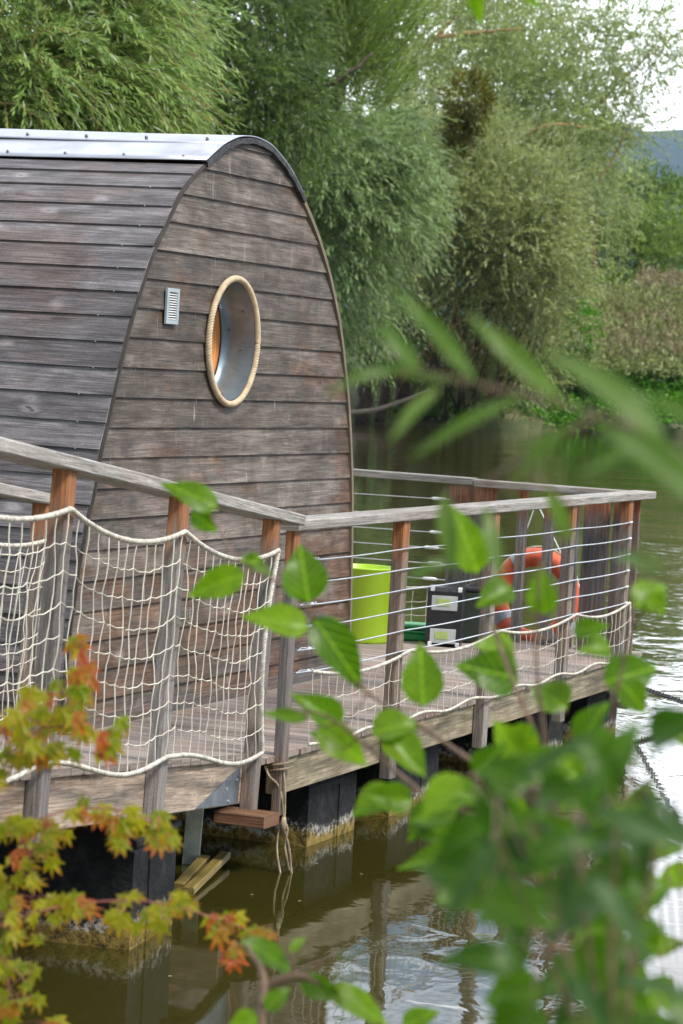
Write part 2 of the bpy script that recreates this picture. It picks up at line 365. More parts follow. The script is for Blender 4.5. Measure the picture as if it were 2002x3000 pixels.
for k in range(9):
    t = k/8; rows.append([(x, 1350+500*t, 2+(math.sin(math.pi/2*min(1, t*1.1)))*(158+12*math.sin(x*.004)+5*math.sin(x*.017)+3*math.sin(x*.06+k))) for x in range(-1500, 1501, 30)])
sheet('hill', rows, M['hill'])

# ------------------------------------------------------------ the raft frame: s runs away along the gable, t out of the gable, z up
ZD = .48
G0 = Vector((-1.075, 11.428, 0)); DS = Vector((.369, .9294, 0)).normalized(); DT = Vector((DS.y, -DS.x, 0)); UP = Vector((0, 0, 1))
def L(s, t, z): return G0+DS*s+DT*t+UP*(ZD+z)       # z above the deck
TE, SE = .925, 5.50                                  # deck edge towards the viewer's right, far end
raft = thing('floating_deck', 'weathered wooden raft deck carrying the round-roofed cabin above the water', 'deck', L(0, 0, 0))
b = MB(); s = -.20; 
while s < SE:
    w_ = .118; t0 = -6.4 if (s < -.15 or s > 3.2) else -.05
    if s < .02 : t1 = TE-.02+min(0, (s+.0))*.0
    b.box(L(s, t0, -.026+R.uniform(-.0015, .0015)), DT*(TE+R.uniform(-.004, .006)-t0), DS*(w_-.007), UP*.026, None, .003); s += w_
b.build('deck_boards', M['deck'], raft)
b = MB(); b.beam(L(.10, TE-.045, -.103), L(SE, TE-.045, -.103), .06, .15, UP, .2); b.build('edge_beam', M['joistg'], raft)
b = MB(); b.beam(L(SE-.03, TE-.09, -.103), L(SE-.03, -6.3, -.103), .06, .15, UP, .5); b.build('end_beam', M['joistg'], raft)
b = MB(); b.beam(L(-.17, TE-.12, -.103), L(-.17, -6.3, -.103), .06, .15, UP, .6); b.build('front_beam', M['joist'], raft)
for tt in (.3, -.6, -1.8, -3.2, -4.6):
    b = MB(); b.beam(L(-.13, tt, -.12), L(SE-.1, tt, -.12), .07, .14, UP); b.build('joist', M['joistg'], raft)

def float_box(name, label, corner, ex, ey, h, z0=-.25, group=None):
    """black plastic float with ribs, a lid rim and a mossy foot"""
    c = Vector(corner); ex = Vector(ex); ey = Vector(ey); r = thing(name, label, 'float', (c.x, c.y, 0), group)
    b = MB(); b.box((c.x, c.y, z0), ex, ey, UP*(h-z0), None, .018); 
    p = c+ex*.62; q = ey.normalized()
    b.box((p.x, p.y, z0+.05), ex.normalized()*.018, -q*.006, UP*(h-z0-.09), None, 0)
    b.build('shell', M['float'], r)
    b = MB(); e1, e2 = ex.normalized()*.012, ey.normalized()*.012
    b.box(Vector((c.x, c.y, h-.002))-e1-e2, ex+e1*2, ey+e2*2, UP*.03, None, .008); b.build('lid', M['float'], r); return r
fg = 'black floats under the deck'
for (s0, ln, lab) in ((.62, .56, 'black float under the raft corner, the one behind the hanging mooring rope'),
                      (1.62, .66, 'second black float from the corner along the raft edge, white stained'),
                      (3.55, .80, 'black mossy float under the middle of the raft edge'),
                      (4.80, .62, 'black float under the far end of the raft edge')):
    p = L(s0, TE-.09, 0); float_box('float', lab, p, DS*ln, -DT*.8, .275 if s0 < 1 else .29, group=fg)
for k, (s0, t0) in enumerate(((.6, -1.3), (2.3, -1.3), (4.2, -1.3))):
    float_box('float', 'black float in the dark below the deck, further in under the cabin', L(s0, t0, 0), DS*.8, -DT*.8, .29, group='inner floats under the cabin')

# ------------------------------------------------------------ the cabin
prof = [(-.16, 0.), (-.145, .2), (-.11, .45), (-.06, .70), (0, .90), (.042, 1.003), (.094, 1.195), (.136, 1.292), (.168, 1.389), (.192, 1.457), (.225, 1.545), (.277, 1.664), (.312, 1.743), (.366, 1.843), (.422, 1.934), (.479, 2.026), (.54, 2.10), (.600, 2.163), (.66, 2.236), (.743, 2.324), (.853, 2.403), (.966, 2.464), (1.153, 2.554), (1.30, 2.598), (1.43, 2.615), (1.56, 2.614), (1.699, 2.594), (1.859, 2.538), (1.98, 2.478), (2.122, 2.389), (2.236, 2.308), (2.337, 2.225), (2.425, 2.14), (2.516, 2.042), (2.592, 1.942), (2.671, 1.829), (2.737, 1.703), (2.784, 1.599), (2.832, 1.494), (2.875, 1.377), (2.921, 1.223), (2.961, 1.068), (2.995, .889), (3.03, .6), (3.06, .3), (3.07, 0)]
LP = [(a, z) for a, z in prof if a < 1.5]; RP = [(a, z) for a, z in prof if a > 1.5][::-1]
def xl(z):
    zs = [q[1] for q in LP]; return float(np.interp(z, zs, [q[0] for q in LP]))
def xr(z):
    zs = [q[1] for q in RP]; return float(np.interp(z, zs, [q[0] for q in RP]))
WC, WA, WB = (1.362, 1.686), .262, .276                # porthole centre and half axes
cabin = thing('cabin', 'weathered grey timber cabin with a round arched roof and porthole on the raft', 'cabin', L(1.5, -2.5, 0))
# gable cladding: lapped boards .1295 m apart, cut round the porthole
Z0, PB = .002+.1295*.0+.122, .1295
b = MB(); lines = [0.0]; z = 2.451-18*PB
while z < 2.60: 
    if z > .03: lines.append(z)
    z += PB
lines.append(2.606)
for i, (za, zb) in enumerate(zip(lines, lines[1:])):
    nsub = 16; rn = R.random(); dz = zb-za
    for q in range(nsub):
        z1, z2 = za+dz*q/nsub, za+dz*(q+1)/nsub
        f1, f2 = (1-(z1-za)/dz), (1-(z2-za)/dz); o1, o2 = .006+.011*f1, .006+.011*f2
        def hole(zz):
            k = 1-((zz-WC[1])/WB)**2
            return WA*math.sqrt(k) if k > 0 else None
        h1, h2 = hole(z1), hole(z2)
        def quad(a1, b1, a2, b2):
            n = 8
            for j in range(n):
                p = [a1+(b1-a1)*j/n, a1+(b1-a1)*(j+1)/n, a2+(b2-a2)*(j+1)/n, a2+(b2-a2)*j/n]
                b.face([L(p[0], o1, z1), L(p[1], o1, z1), L(p[2], o2, z2), L(p[3], o2, z2)][::-1], [(p[0], z1-za), (p[1], z1-za), (p[2], z2-za), (p[3], z2-za)][::-1], rn)
        if h1 is None and h2 is None: quad(xl(z1), xr(z1), xl(z2), xr(z2))
        else:
            h1 = h1 or 0.; h2 = h2 or 0.
            quad(xl(z1), WC[0]-h1, xl(z2), WC[0]-h2); quad(WC[0]+h1, xr(z1), WC[0]+h2, xr(z2))
    hb = 1-((za-WC[1])/WB)**2; segs = [(xl(za), xr(za))] if hb <= 0 else [(xl(za), WC[0]-WA*math.sqrt(hb)), (WC[0]+WA*math.sqrt(hb), xr(za))]
    for a, c in segs: b.face([L(a, .017, za), L(c, .017, za), L(c, .002, za), L(a, .002, za)][::-1], [(a, 0), (c, 0), (c, .01), (a, .01)], rn)
gw = b.build('gable_wall', M['gable'], cabin)
# long side and far side: boards lapped along the arch; the hull line drifts a little
SKEW = 0.0
DL = (-DT+DS*(-SKEW)).normalized()
def SP(a, z, l): return L(a, 0, z)+DL*l+UP*(.001*l)
def archpt(seq, d):
    acc = 0
    for (a, z), (c, y) in zip(seq, seq[1:]):
        q = math.hypot(c-a, y-z)
        if acc+q >= d: k = (d-acc)/q; return Vector((a+(c-a)*k, z+(y-z)*k)), Vector((c-a, y-z)).normalized()
        acc += q
    return Vector(seq[-1]), Vector((seq[-1][0]-seq[-2][0], seq[-1][1]-seq[-2][1])).normalized()
CL = 5.2
def clad(seq, name, side, pitch=.122):
    b = MB(); tot = sum(math.hypot(c[0]-a[0], c[1]-a[1]) for a, c in zip(seq, seq[1:])); n = int(round(tot/pitch)); 
    for i in range(n):
        rn = R.random(); pts = []; K = 4
        for q in range(K+1):
            p, tg = archpt(seq, tot*(i+q/K)/n); nn = Vector((-tg.y, tg.x))*side; off = .005+.010*(1-q/K)
            pts.append(p+nn*off)
            if q == 0: low = p+nn*.002
        l0 = -.012+R.uniform(-.004, .004); cuts = [l0, CL]
        if i % 3 == 1: cuts = [l0, 2.3+R.random()*1.5, CL]
        for ci in range(len(cuts)-1):
            la, lb = cuts[ci], cuts[ci+1]-(.004 if ci < len(cuts)-2 else 0); rr = rn if ci == 0 else R.random()
            M_ = 10
            for j in range(M_):
                u0, u1 = la+(lb-la)*j/M_, la+(lb-la)*(j+1)/M_
                for q in range(K):
                    A, B = pts[q], pts[q+1]; v0, v1 = q/K*pitch, (q+1)/K*pitch
                    b.face([SP(A.x, A.y, u0), SP(B.x, B.y, u0), SP(B.x, B.y, u1), SP(A.x, A.y, u1)], [(u0, v0), (u0, v1), (u1, v1), (u1, v0)], rr)
                b.face([SP(low.x, low.y, u0), SP(pts[0].x, pts[0].y, u0), SP(pts[0].x, pts[0].y, u1), SP(low.x, low.y, u1)], [(u0, 0), (u0, .01), (u1, .01), (u1, 0)], rr)
            for e in (la, lb):
                b.face([SP(low.x, low.y, e)]+[SP(p.x, p.y, e) for p in pts], None, rr)
    return b.build(name, M['side'], cabin)
sideL = [q for q in prof if q[0] < 1.0]; sideR = [q for q in prof if q[0] > 1.95][::-1]
clad(sideL, 'side_wall', 1); clad(sideR, 'far_side_wall', -1)
b = MB(); seq = [q for q in prof]                      # closed back gable and inner lining
b.face([SP(a, z, CL-.01) for a, z in seq]); b.build('rear_gable_wall', M['gable'], cabin)
# nails in a line near the gable, as pale dots
for i in range(21):
    p, tg = archpt(sideL, .12+i*.122); nn = Vector((-tg.y, tg.x)); p = p+nn*.014
    c = SP(p.x, p.y, .10+.02*((i*7) % 3)); nv = (-DS*abs(nn.x)+UP*nn.y).normalized()
    b = MB(); b.tube([c-nv*.002, c+nv*.002], .0028, 6); b.build('nail', M['steel'], cabin)
# edge battens following the arch on the gable
for seq, nm in ((LP, 1), (RP, -1)):
    b = MB()
    for (a, z), (c, y) in zip(seq, seq[1:]):
        if z > 2.47: continue
        n2 = Vector((-(y-z), c-a)).normalized()*nm
        P = [(a, z), (c, y)]
        w0, w1 = (.004, -.005) if nm == 1 else (.020, -.004)
        q = [Vector(k)+n2*w0 for k in P]+[Vector(k)+n2*w1 for k in P][::-1]
        for t0, t1 in ((.0, .026),):
            A = [L(k.x, t1, k.y) for k in q]; B = [L(k.x, t0, k.y) for k in q]
            b.face(A); b.face(B[::-1])
            for i in range(4): b.face([A[i], B[i], B[(i+1) % 4], A[(i+1) % 4]])
    b.build('edge_batten', M['dtrim' if nm == 1 else 'trim'], cabin)
# roof sheets
def arc_pts(a0, a1, off):
    o = []
    P = [Vector(q) for q in prof if 0.6 < q[0] < 2.4]
    for i, q in enumerate(P):
        t = (P[min(i+1, len(P)-1)]-P[max(i-1, 0)]).normalized(); nn = Vector((-t.y, t.x))
        if a0 <= q.x <= a1: o.append(q+nn*off)
    return o
def roof_sheet(a0, a1, off, name):
    b = MB(); A = [Vector(v) for v in smooth([Vector((q.x, q.y, 0)) for q in arc_pts(a0, a1, off)], 4)]
    for k in range(len(A)-1):
        for j in range(12):
            u0, u1 = -.03+(CL+.05)*j/12, -.03+(CL+.05)*(j+1)/12
            wv = lambda l, kk: SP(A[kk].x, A[kk].y+.004*math.sin(l*2.1+a0*9), l)
            b.face([wv(u0, k), wv(u0, k+1), wv(u1, k+1), wv(u1, k)])
    o = b.build(name, M['zinc'], cabin, True); md = o.modifiers.new('thick', 'SOLIDIFY'); md.thickness = .004; md.offset = 1
    return o
r1 = roof_sheet(.95, 2.15, .020, 'roof_sheet'); r2 = roof_sheet(1.14, 1.9, .027, 'ridge_sheet')
for sheet_, aa, zz, l0 in [(r1, .99, 2.503, .10+.3*k) for k in range(6)]+[(r2, 1.19, 2.603, .08+.31*k) for k in range(5)]+[(r2, 1.42, 2.644, .06)]:
    c = SP(aa, zz, l0); nv = (UP+DS*(-.5 if aa < 1.3 else 0)).normalized(); b = MB(); b.tube([c-nv*.012, c+nv*.002, c+nv*.008], [.008, .008, .004], 8); b.build('screw', M['screw'], sheet_)
# bitumen strip under the sheet edge, facing the gable
b = MB(); A = arc_pts(.95, 2.13, 0.)
for i in range(len(A)-1):
    t = (A[i+1]-A[i]).normalized()
    def q2(p, o, t_): return L(p.x, t_, p.y)+DS*o[0]+UP*o[1]
    for k in range(3):
        f0, f1 = k/3, (k+1)/3; p0, p1 = A[i].lerp(A[i+1], f0), A[i].lerp(A[i+1], f1); nn = Vector((-t.y, t.x)); w_ = .004
        j = .006*R.random(); a, c, d, e = p0+nn*.018, p1+nn*.018, p1-nn*(w_+j), p0-nn*(w_+j)
        b.face([L(a.x, .036, a.y), L(e.x, .034, e.y), L(d.x, .034, d.y), L(c.x, .036, c.y)])
        b.face([L(e.x, .034, e.y), L(e.x, .005, e.y), L(d.x, .005, d.y), L(d.x, .034, d.y)])
        b.face([L(a.x, .036, a.y), L(c.x, .036, c.y), L(c.x, .0, c.y), L(a.x, .0, a.y)])
b.build('bitumen_edge', M['bitumen'], cabin)
# porthole
win = MB(); n = 64; el = lambda th, k=1., t_=0.: L(WC[0]+WA*k*math.cos(th), t_, WC[1]+WB*k*math.sin(th))
for i in range(n):
    a, c = 2*math.pi*i/n, 2*math.pi*(i+1)/n
    for j in range(3):
        t0, t1 = .022-.17*j/3, .022-.17*(j+1)/3
        win.face([el(a, 1, t0), el(c, 1, t0), el(c, 1, t1), el(a, 1, t1)])
    win.face([el(a, 1, -.148), el(c, 1, -.148), el(c, .972, -.148), el(a, .972, -.148)])
wo = win.build('window', M['reveal'], cabin, True)
b = MB(); b.face([el(2*math.pi*i/n, 1.5, -.158) for i in range(n)], [(WA*1.5*math.sin(2*math.pi*i/n), WA*1.5*math.cos(2*math.pi*i/n)) for i in range(n)]); b.build('inner_panel', M['orangew'], wo)
b = MB(); b.rope([el(2*math.pi*i/96, 1.055, .030) for i in range(96)], .0155, True, .040, 8, 0., .28); b.build('rope_ring', M['manila'], wo, True)
for th, t_ in ((.55, -.03), (-.12, -.045), (-1.15, -.06), (.2, -.11)):
    p = el(th, .992, t_); c = el(0, 0, t_); d = (c-p).normalized(); b = MB(); b.tube([p, p+d*.006], [.006, .003], 8); b.build('rivet', M['screw'], wo)
# vent grille
vg = MB(); s0, s1, z0, z1 = .625, .750, 1.742, 1.900
for (a, c, e, f) in ((s0, s1, z0, z0+.018), (s0, s1, z1-.018, z1), (s0, s0+.022, z0+.018, z1-.018), (s1-.022, s1, z0+.018, z1-.018)):
    vg.box(L(a, .022, e), DS*(c-a), DT*.010, UP*(f-e), None, .001)
vo = vg.build('vent_frame', plain('vent_frame_paint', (.36, .42, .44), .5), cabin)
b = MB()
for k in range(11):
    zz = z0+.022+k*.0108; b.face([L(s0+.022, .0225, zz+.006), L(s1-.022, .0225, zz+.006), L(s1-.022, .031, zz), L(s0+.022, .031, zz)]); b.face([L(s0+.022, .031, zz), L(s1-.022, .031, zz), L(s1-.022, .030, zz-.002), L(s0+.022, .030, zz-.002)])
b.build('louvre', M['whitep'], vo)
b = MB(); b.box(L(s0+.02, .0221, z0+.016), DS*(s1-s0-.04), DT*.001, UP*(z1-z0-.032)); b.build('vent_back', M['dark'], vo)
b = MB(); b.beam(L(-.14, .012, .010), L(3.06, .012, .010), .03, .10, UP, .4); b.build('skirting_board', M['plank'], cabin)

# ------------------------------------------------------------ railings on the raft
def net_mesh(name, P, ncol, nrow, r, mat, parent, drop=0.):
    """P(u, v) gives the point; u 0..1 along, v 0 top .. 1 bottom"""
    b = MB(); J = lambda: Vector((R.uniform(-1, 1), R.uniform(-1, 1), R.uniform(-1, 1)))*.0075
    G = [[P(i/ncol, j/nrow)+(J() if 0 < j < nrow else J()*0) for j in range(nrow+1)] for i in range(ncol+1)]
    for i in range(ncol+1):
        for j in range(nrow):
            if 0 < i < ncol or True:
                a, c = G[i][j], G[i][j+1]; m_ = a.lerp(c, .5)+J()*.5; b.tube([a, m_, c], r, 4, caps=False)
        for j in range(1, nrow):
            if i < ncol:
                a, c = G[i][j], G[i+1][j]; m_ = a.lerp(c, .5)-UP*(c-a).length*.05; b.tube([a, m_, c], r, 4, caps=False)
            k = G[i][j]; q = r*2.1
            V = [k+Vector(v)*q for v in ((1,0,0),(0,1,0),(0,0,1),(-1,0,0),(0,-1,0),(0,0,-1))]
            for f in ((0,1,2),(1,3,2),(3,4,2),(4,0,2),(1,0,5),(3,1,5),(4,3,5),(0,4,5)): b.face([V[x] for x in f])
    return b.build(name, mat, parent)
CAPZ = .945; near = thing('wire_railing', 'long weathered railing with steel wires along the right edge of the raft', 'railing', L(.1, TE, 0))
b = MB(); b.beam(L(-.02, TE-.01, CAPZ), L(5.46+.0, TE-.01, CAPZ), .135, .044, UP, .35, .005); b.build('cap_rail', M['cap'], near)
PS = [(.03, .062), (1.29, .078), (2.57, .078), (3.88, .078), (5.0, .078)]
for s0, w_ in PS:
    b = MB(); top = L(s0, TE+.015, CAPZ-.023); bot = L(s0, TE+.015, -.245); b.beam(top, bot, w_, .042 if s0 < .1 else .055, DT, None, .004); b.build('post', M['post'], near)
WZ = [.80-.093*k for k in range(6)]
for k, z in enumerate(WZ):
    b = MB(); P = [L(PS[0][0]+.05, TE+.012, z-.0)]
    for (a, _), (c, _) in zip(PS, PS[1:]): P += [L(a+(c-a)*j/6., TE+.052 if j else TE+.052, z-.006*math.sin(math.pi*j/6)) for j in range(6)]
    P.append(L(PS[-1][0]-.02, TE+.052, z)); P[0] = L(PS[0][0]+.045, TE+.04, z); P[1] = L(PS[0][0]+.1, TE+.045, z)
    b.tube(P, .0032, 6); wq = b.build('wire', M['steel'], near)
    b = MB(); c = L(PS[0][0]+.06, TE+.040, z); b.tube([c, c+DS*.03+UP*.008, c+DS*.09+UP*.004, c+DS*.10, c+DS*.09-UP*.004, c+DS*.03-UP*.008, c], .0022, 5); b.tube([c+DS*.10, c+DS*.115, c+DS*.13], .007, 6); b.tube([c+DS*.15, c+DS*.16], .006, 6)
    b.build('wire_clamp', M['steel'], wq)
    b = MB(); c = L(PS[-1][0]-.06, TE+.052, z); b.tube([c, c+DS*.05], .006, 6); b.build('wire_end', M['whitep'], wq)
# far railing
SF = 5.44; far = thing('wire_railing', 'weathered far railing with slack wires across the back end of the raft', 'railing', L(SF, 0, 0))
def FL(t, z, ds=0.): return L(SF+ds, t, z)
b = MB(); b.beam(FL(-.145, CAPZ+.004), FL(-3.2, CAPZ+.012), .044, .10, DS, .7, .005); b.beam(FL(-.135, CAPZ-.003), FL(TE-.085, CAPZ-.006), .044, .10, DS, .2, .005); b.build('cap_rail', M['cap'], far)
def fpost(t, w_, d_, z0=-.2, nm='post', mat='post', ds=.03):
    b = MB(); b.beam(FL(t, CAPZ-.025, ds), FL(t, z0, ds), w_, d_, DS, None, .004); return b.build(nm, M[mat], far)
for t in (.13+.03, .33, .49): fpost(t, .055, .055)
for t in (-.225, -.07): fpost(t, .142, .028, -.3, 'wide_board', 'plank', -.005)
for t in (.665, .845): fpost(t, .158, .028, -.32, 'wide_board', 'plank', -.1)
for t in (-1.6, -2.9): fpost(t, .085, .07)
for k, z in enumerate([.83, .72, .625, .53, .435, .34]):
    b = MB(); b.tube([FL(-3.1, z, -.03), FL(-1.6, z-.012, -.03), FL(-.29, z, -.03)], .0032, 6); wq = b.build('wire', M['steel'], far)
    c = FL(-.36-.03*(k % 2), z, -.03); b = MB(); b.tube([c-DT*.05, c-DT*.035, c+DT*.035, c+DT*.05], [.004, .010, .010, .004], 8); b.build('turnbuckle', M['whitep'], wq)
# low rope nets
def low_net(label, anchors, Pfun, H0, grp):
    n = thing('rope_net', label, 'net', Pfun(anchors[0], 0), grp)
    def sag(a, amp):
        for p, q in zip(anchors, anchors[1:]):
            if p <= a <= q+1e-6: k = (a-p)/(q-p); return amp*4*k*(1-k)
        return 0
    a0, a1 = anchors[0], anchors[-1]
    top = lambda a: Pfun(a, H0-sag(a, .045)); botf = lambda a: Pfun(a, .018+.012*math.sin(a*9))
    mm = int((a1-a0)/.03)
    b = MB(); b.rope(resample([top(a0+(a1-a0)*i/mm) for i in range(mm+1)], .01), .0085, False, .028, 5, .3, .45); b.build('top_rope', M['rope'], n, True)
    b = MB(); b.rope(resample([botf(a0+(a1-a0)*i/mm) for i in range(mm+1)], .01), .0075, False, .028, 5, .3, .45); b.build('bottom_rope', M['rope'], n, True)
    b = MB(); b.rope(resample([top(a1), top(a1).lerp(botf(a1), .5)+Vector((.01, 0, 0)), botf(a1)], .01), .009); b.build('side_rope', M['rope'], n, True)
    net_mesh('net_mesh', lambda u, v: top(a0+(a1-a0)*u).lerp(botf(a0+(a1-a0)*u), v), int((a1-a0)/.092), 3, .0020, M['net'], n)
low_net('low sagging white rope net below the wires along the right railing', [.20, 1.36, 2.64, 3.94, 5.0], lambda a, z: L(a, TE+.066, z), .335, 'rope nets')
low_net('low white rope net along the foot of the far railing, seen behind the black box', [-3.0, -1.6, -.3], lambda a, z: FL(a, z, -.05), .30, 'rope nets')

# ------------------------------------------------------------ gangway sloping down from the bank to the raft corner
A0 = Vector((-.19, 11.06, ZD+.022)); A1 = Vector((-.985, 7.83, ZD+.366))
GA = (A1-A0).normalized(); GB = Vector((-GA.y, GA.x, 0)).normalized(); GB = GB if GB.x < 0 else -GB; GN = GA.cross(GB).normalized(); GN = GN if GN.z > 0 else -GN
def Gp(a, bb, n): return A0+GA*a+GB*bb+GN*n            # a up the slope towards the bank, bb to the left, n off the walkway
GLEN, GW = 6.2, .98
gang = thing('gangway', 'wooden gangway sloping down from the left to the raft corner', 'gangway', A0)
b = MB(); a = .34
while a < GLEN: b.box(Gp(a, 0.0+R.uniform(-.004, .004), -.026), GB*GW, GA*.111, GN*.026, None, .003); a += .118
b.build('walkway_boards', M['deck'], gang)
b = MB(); b.beam(Gp(.36, .045, -.112), Gp(GLEN, .045, -.112), .06, .17, GN, .3); b.build('side_beam', M['joist'], gang)
b = MB(); b.beam(Gp(.36, GW-.05, -.112), Gp(GLEN, GW-.05, -.112), .06, .17, GN); b.build('side_beam', M['joist'], gang)
b = MB(); T = [Gp(.06, .012, -.19), Gp(.06, .012, -.075), Gp(.62, .012, -.185), Gp(.62, .012, -.198)]
T = [Gp(.55, .012, -.192), Gp(.55, .012, -.045), Gp(1.12, .012, -.192)]
b.face(T); b.face([p+GB*.004 for p in T][::-1]); 
for i in range(3): b.face([T[i], T[i]+GB*.004, T[(i+1) % 3]+GB*.004, T[(i+1) % 3]])
br = b.build('bracket', M['bracket'], gang)
for q in ((.73, -.13), (.60, -.10), (.70, -.178)):
    b = MB(); c = Gp(q[0], .012, q[1]); b.tube([c, c-GB*.006], [.007, .005], 8); b.build('bolt', M['steel'], br)
gr = thing('gangway_railing', 'front gangway railing, orange under its sloping grey cap, posts outside the white net', 'railing', A0)
CG = .918
b = MB(); b.beam(Gp(.13, .01, CG+.022), Gp(GLEN, .01, CG+.022), .135, .044, GN, .15, .005); b.build('cap_rail', M['cap'], gr)
GPS = [.48, 1.72, 2.92, 4.12]
for a in GPS:
    b = MB(); b.beam(Gp(a, -.012, CG), Gp(a, -.012, -.215), .080, .054, GB, None, .004); b.build('post', M['post'], gr)
gi = thing('gangway_railing', 'inner gangway railing by the cabin side at the left edge, mostly behind the net', 'railing', Gp(1.1, GW, 0))
AI = .36
b = MB(); b.beam(Gp(AI-.04, GW-.01, CG+.022), Gp(GLEN, GW-.01, CG+.022), .11, .044, GN, .15, .005); b.build('cap_rail', M['cap'], gi)
for a in (AI+.06, AI+1.3, AI+2.5, AI+3.7):
    b = MB(); b.beam(Gp(a, GW-.02, CG), Gp(a, GW-.02, -.2), .09, .065, GB, None, .004); b.build('post', M['post'], gi)
def tall_net(label, anch, bb, Htop, nm=8):
    n = thing('rope_net', label, 'net', Gp(anch[0], bb, 0), 'rope nets')
    def sag(a):
        for p, q in zip(anch, anch[1:]):
            if p <= a <= q+1e-6: k = (a-p)/(q-p); return 4*k*(1-k)
        return 0
    a0, a1 = anch[0], anch[-1]
    top = lambda a: Gp(a, bb, Htop-.064*sag(a)); bot = lambda a: Gp(a, bb-.0, .012+.022*math.sin(a*4.6+1.)-.02*sag(a))
    pin = lambda v: .10*math.sin(math.pi*v)
    P = lambda u, v: (lambda a: top(a).lerp(bot(a), v)+GN*(.105*sag(a)*(v*.45))*(1 if v < 1 else 0)*0 + GA*(pin(v)*(1-u)**6))(a0+(a1-a0)*u)
    mm = int((a1-a0)/.03)
    b = MB(); b.rope(resample([top(a0+(a1-a0)*i/mm) for i in range(mm+1)], .01), .0096, False, .031, 5, .3, .4); b.build('top_rope', M['rope'], n, True)
    b = MB(); b.rope(resample([bot(a0+(a1-a0)*i/mm) for i in range(mm+1)], .01), .0092, False, .034, 5, .3, .4); b.build('bottom_rope', M['rope'], n, True)
    b = MB(); b.rope(resample([P(0, k/20) for k in range(21)], .01), .0095, False, .034, 5, .6, .4); b.build('side_rope', M['rope'], n, True)
    net_mesh('net_mesh', P, int((a1-a0)/.098), nm, .0022, M['net'], n)
tall_net('tall white rope net tied to the front gangway posts', [.50, 1.76, 2.96, 4.16], -.055, .80)
tall_net('white rope net on the inner gangway railing, seen through the front net', [AI+.02, AI+1.3, AI+2.5, AI+3.7], GW-.07, .79)
# big float under the gangway, timber block, planks in the water
gd = Vector((GA.x, GA.y, 0)).normalized(); gp = Vector((GB.x, GB.y, 0)).normalized()
float_box('float', 'big black float with a mossy white-stained foot under the gangway', Vector((-.535, 9.94, 0)), gd*.50, gp*.92, .36, group=fg)
b = MB(); c = at(796, 2404, Y=11.0); b.beam(c, c-DT*.22, .16, .05, UP, .3); tag(b.build('timber_block', M['block']), 'reddish timber block wedged under the two corner posts above the water', 'timber')
b = MB(); p = at(600, 2405, Y=11.1); b.tube([p+Vector((.05, 0, -.0)), p+Vector((.17, .05, .01))], .022, 10); tag(b.build('rubber_fender', M['black']), 'black rubber fender beside the timber block under the gangway end', 'fender')
def plank_px(p0, p1, w_, lab):
    b = MB(); b.beam(p0, p1, w_, .03, UP); tag(b.build('mossy_plank', M['mossw']), lab, 'plank', 'mossy planks in the water')
plank_px(at(522, 2600, z=.02), at(600, 2515, z=.03), .045, 'left mossy yellow-brown plank lying on the water beside the black float')
plank_px(at(552, 2612, z=.02), at(660, 2505, z=.035), .045, 'right mossy yellow-brown plank lying on the water beside the black float')
b = MB(); q = at(552, 2530, z=0); b.beam((q.x, q.y+.02, -.3), (q.x+.02, q.y+.02, .36), .07, .05, Vector((0, 1, 0))); tag(b.build('pale_pile', M['pale']), 'pale greenish pile standing in the water behind the big black float', 'pile')
# mooring rope
mr = thing('mooring_rope', 'brown rope wound round the corner post and hanging frayed into the water', 'rope', L(.135, TE+.06, -.05))
b = MB(); 
for k in range(2):
    b.rope([L(.03+.044*math.cos(th), TE+.015+.048*math.sin(th), -.035-.022*k+.01*math.sin(th)) for th in [i*2*math.pi/24 for i in range(24)]], .0055, True)
b.build('knot_wrap', M['oldrope'], mr, True)
zc = lambda px, py: at(px, py, Y=11.08)
for pl, r_ in (([(776, 2243), (790, 2275), (815, 2300), (826, 2340), (832, 2395), (836, 2440), (848, 2490), (854, 2560)], .006), ([(830, 2242), (834, 2300), (835, 2350), (832, 2400), (815, 2440), (812, 2500), (822, 2560)], .0055), ([(832, 2400), (842, 2430), (835, 2480), (848, 2550)], .006)):
    b = MB(); b.rope(smooth([zc(*q) for q in pl], 5), r_, jitter=.5); b.build('strand', M['oldrope'], mr, True)
b = MB(); c = zc(831, 2418); b.tube([c-UP*.035, c, c+UP*.035], [.008, .015, .008], 7); b.build('knot', M['oldrope'], mr, True)

# ------------------------------------------------------------ things on the deck
bp = Vector((.150, 15.95, ZD)); binr = thing('waste_bin', 'lime green round plastic bin on the deck just beyond the cabin corner', 'bin', bp)
def lathe(prof_, c, mat, name, parent, n=40, sq=None):
    b = MB()
    for (r0, z0), (r1, z1) in zip(prof_, prof_[1:]):
        for i in range(n):
            a, d = 2*math.pi*i/n, 2*math.pi*(i+1)/n; pt = lambda r, t, z: Vector(c)+Vector((r*math.cos(t), r*math.sin(t), z))
            b.face([pt(r0, a, z0), pt(r0, d, z0), pt(r1, d, z1), pt(r1, a, z1)])
    return b.build(name, mat, parent, True)
lathe([(0, .0), (.165, .0), (.172, .012), (.182, .43), (.184, .432)], bp, M['lime'], 'body', binr)
lathe([(.183, .428), (.186, .431), (.186, .438), (.182, .441), (.177, .438), (.165, .02), (0, .02)], bp, M['lime'], 'rim', binr)
def xbox(name, parent, c, X, Y, h, mat, bev=.01):
    b = MB(); b.box(Vector(c)-X/2-Y/2, X, Y, UP*h, None, bev); return b.build(name, mat, parent)
gt = at(1205, 1873, z=ZD); tr = thing('plastic_tray', 'low green plastic tray on the deck between the bin and the black box', 'tray', gt)
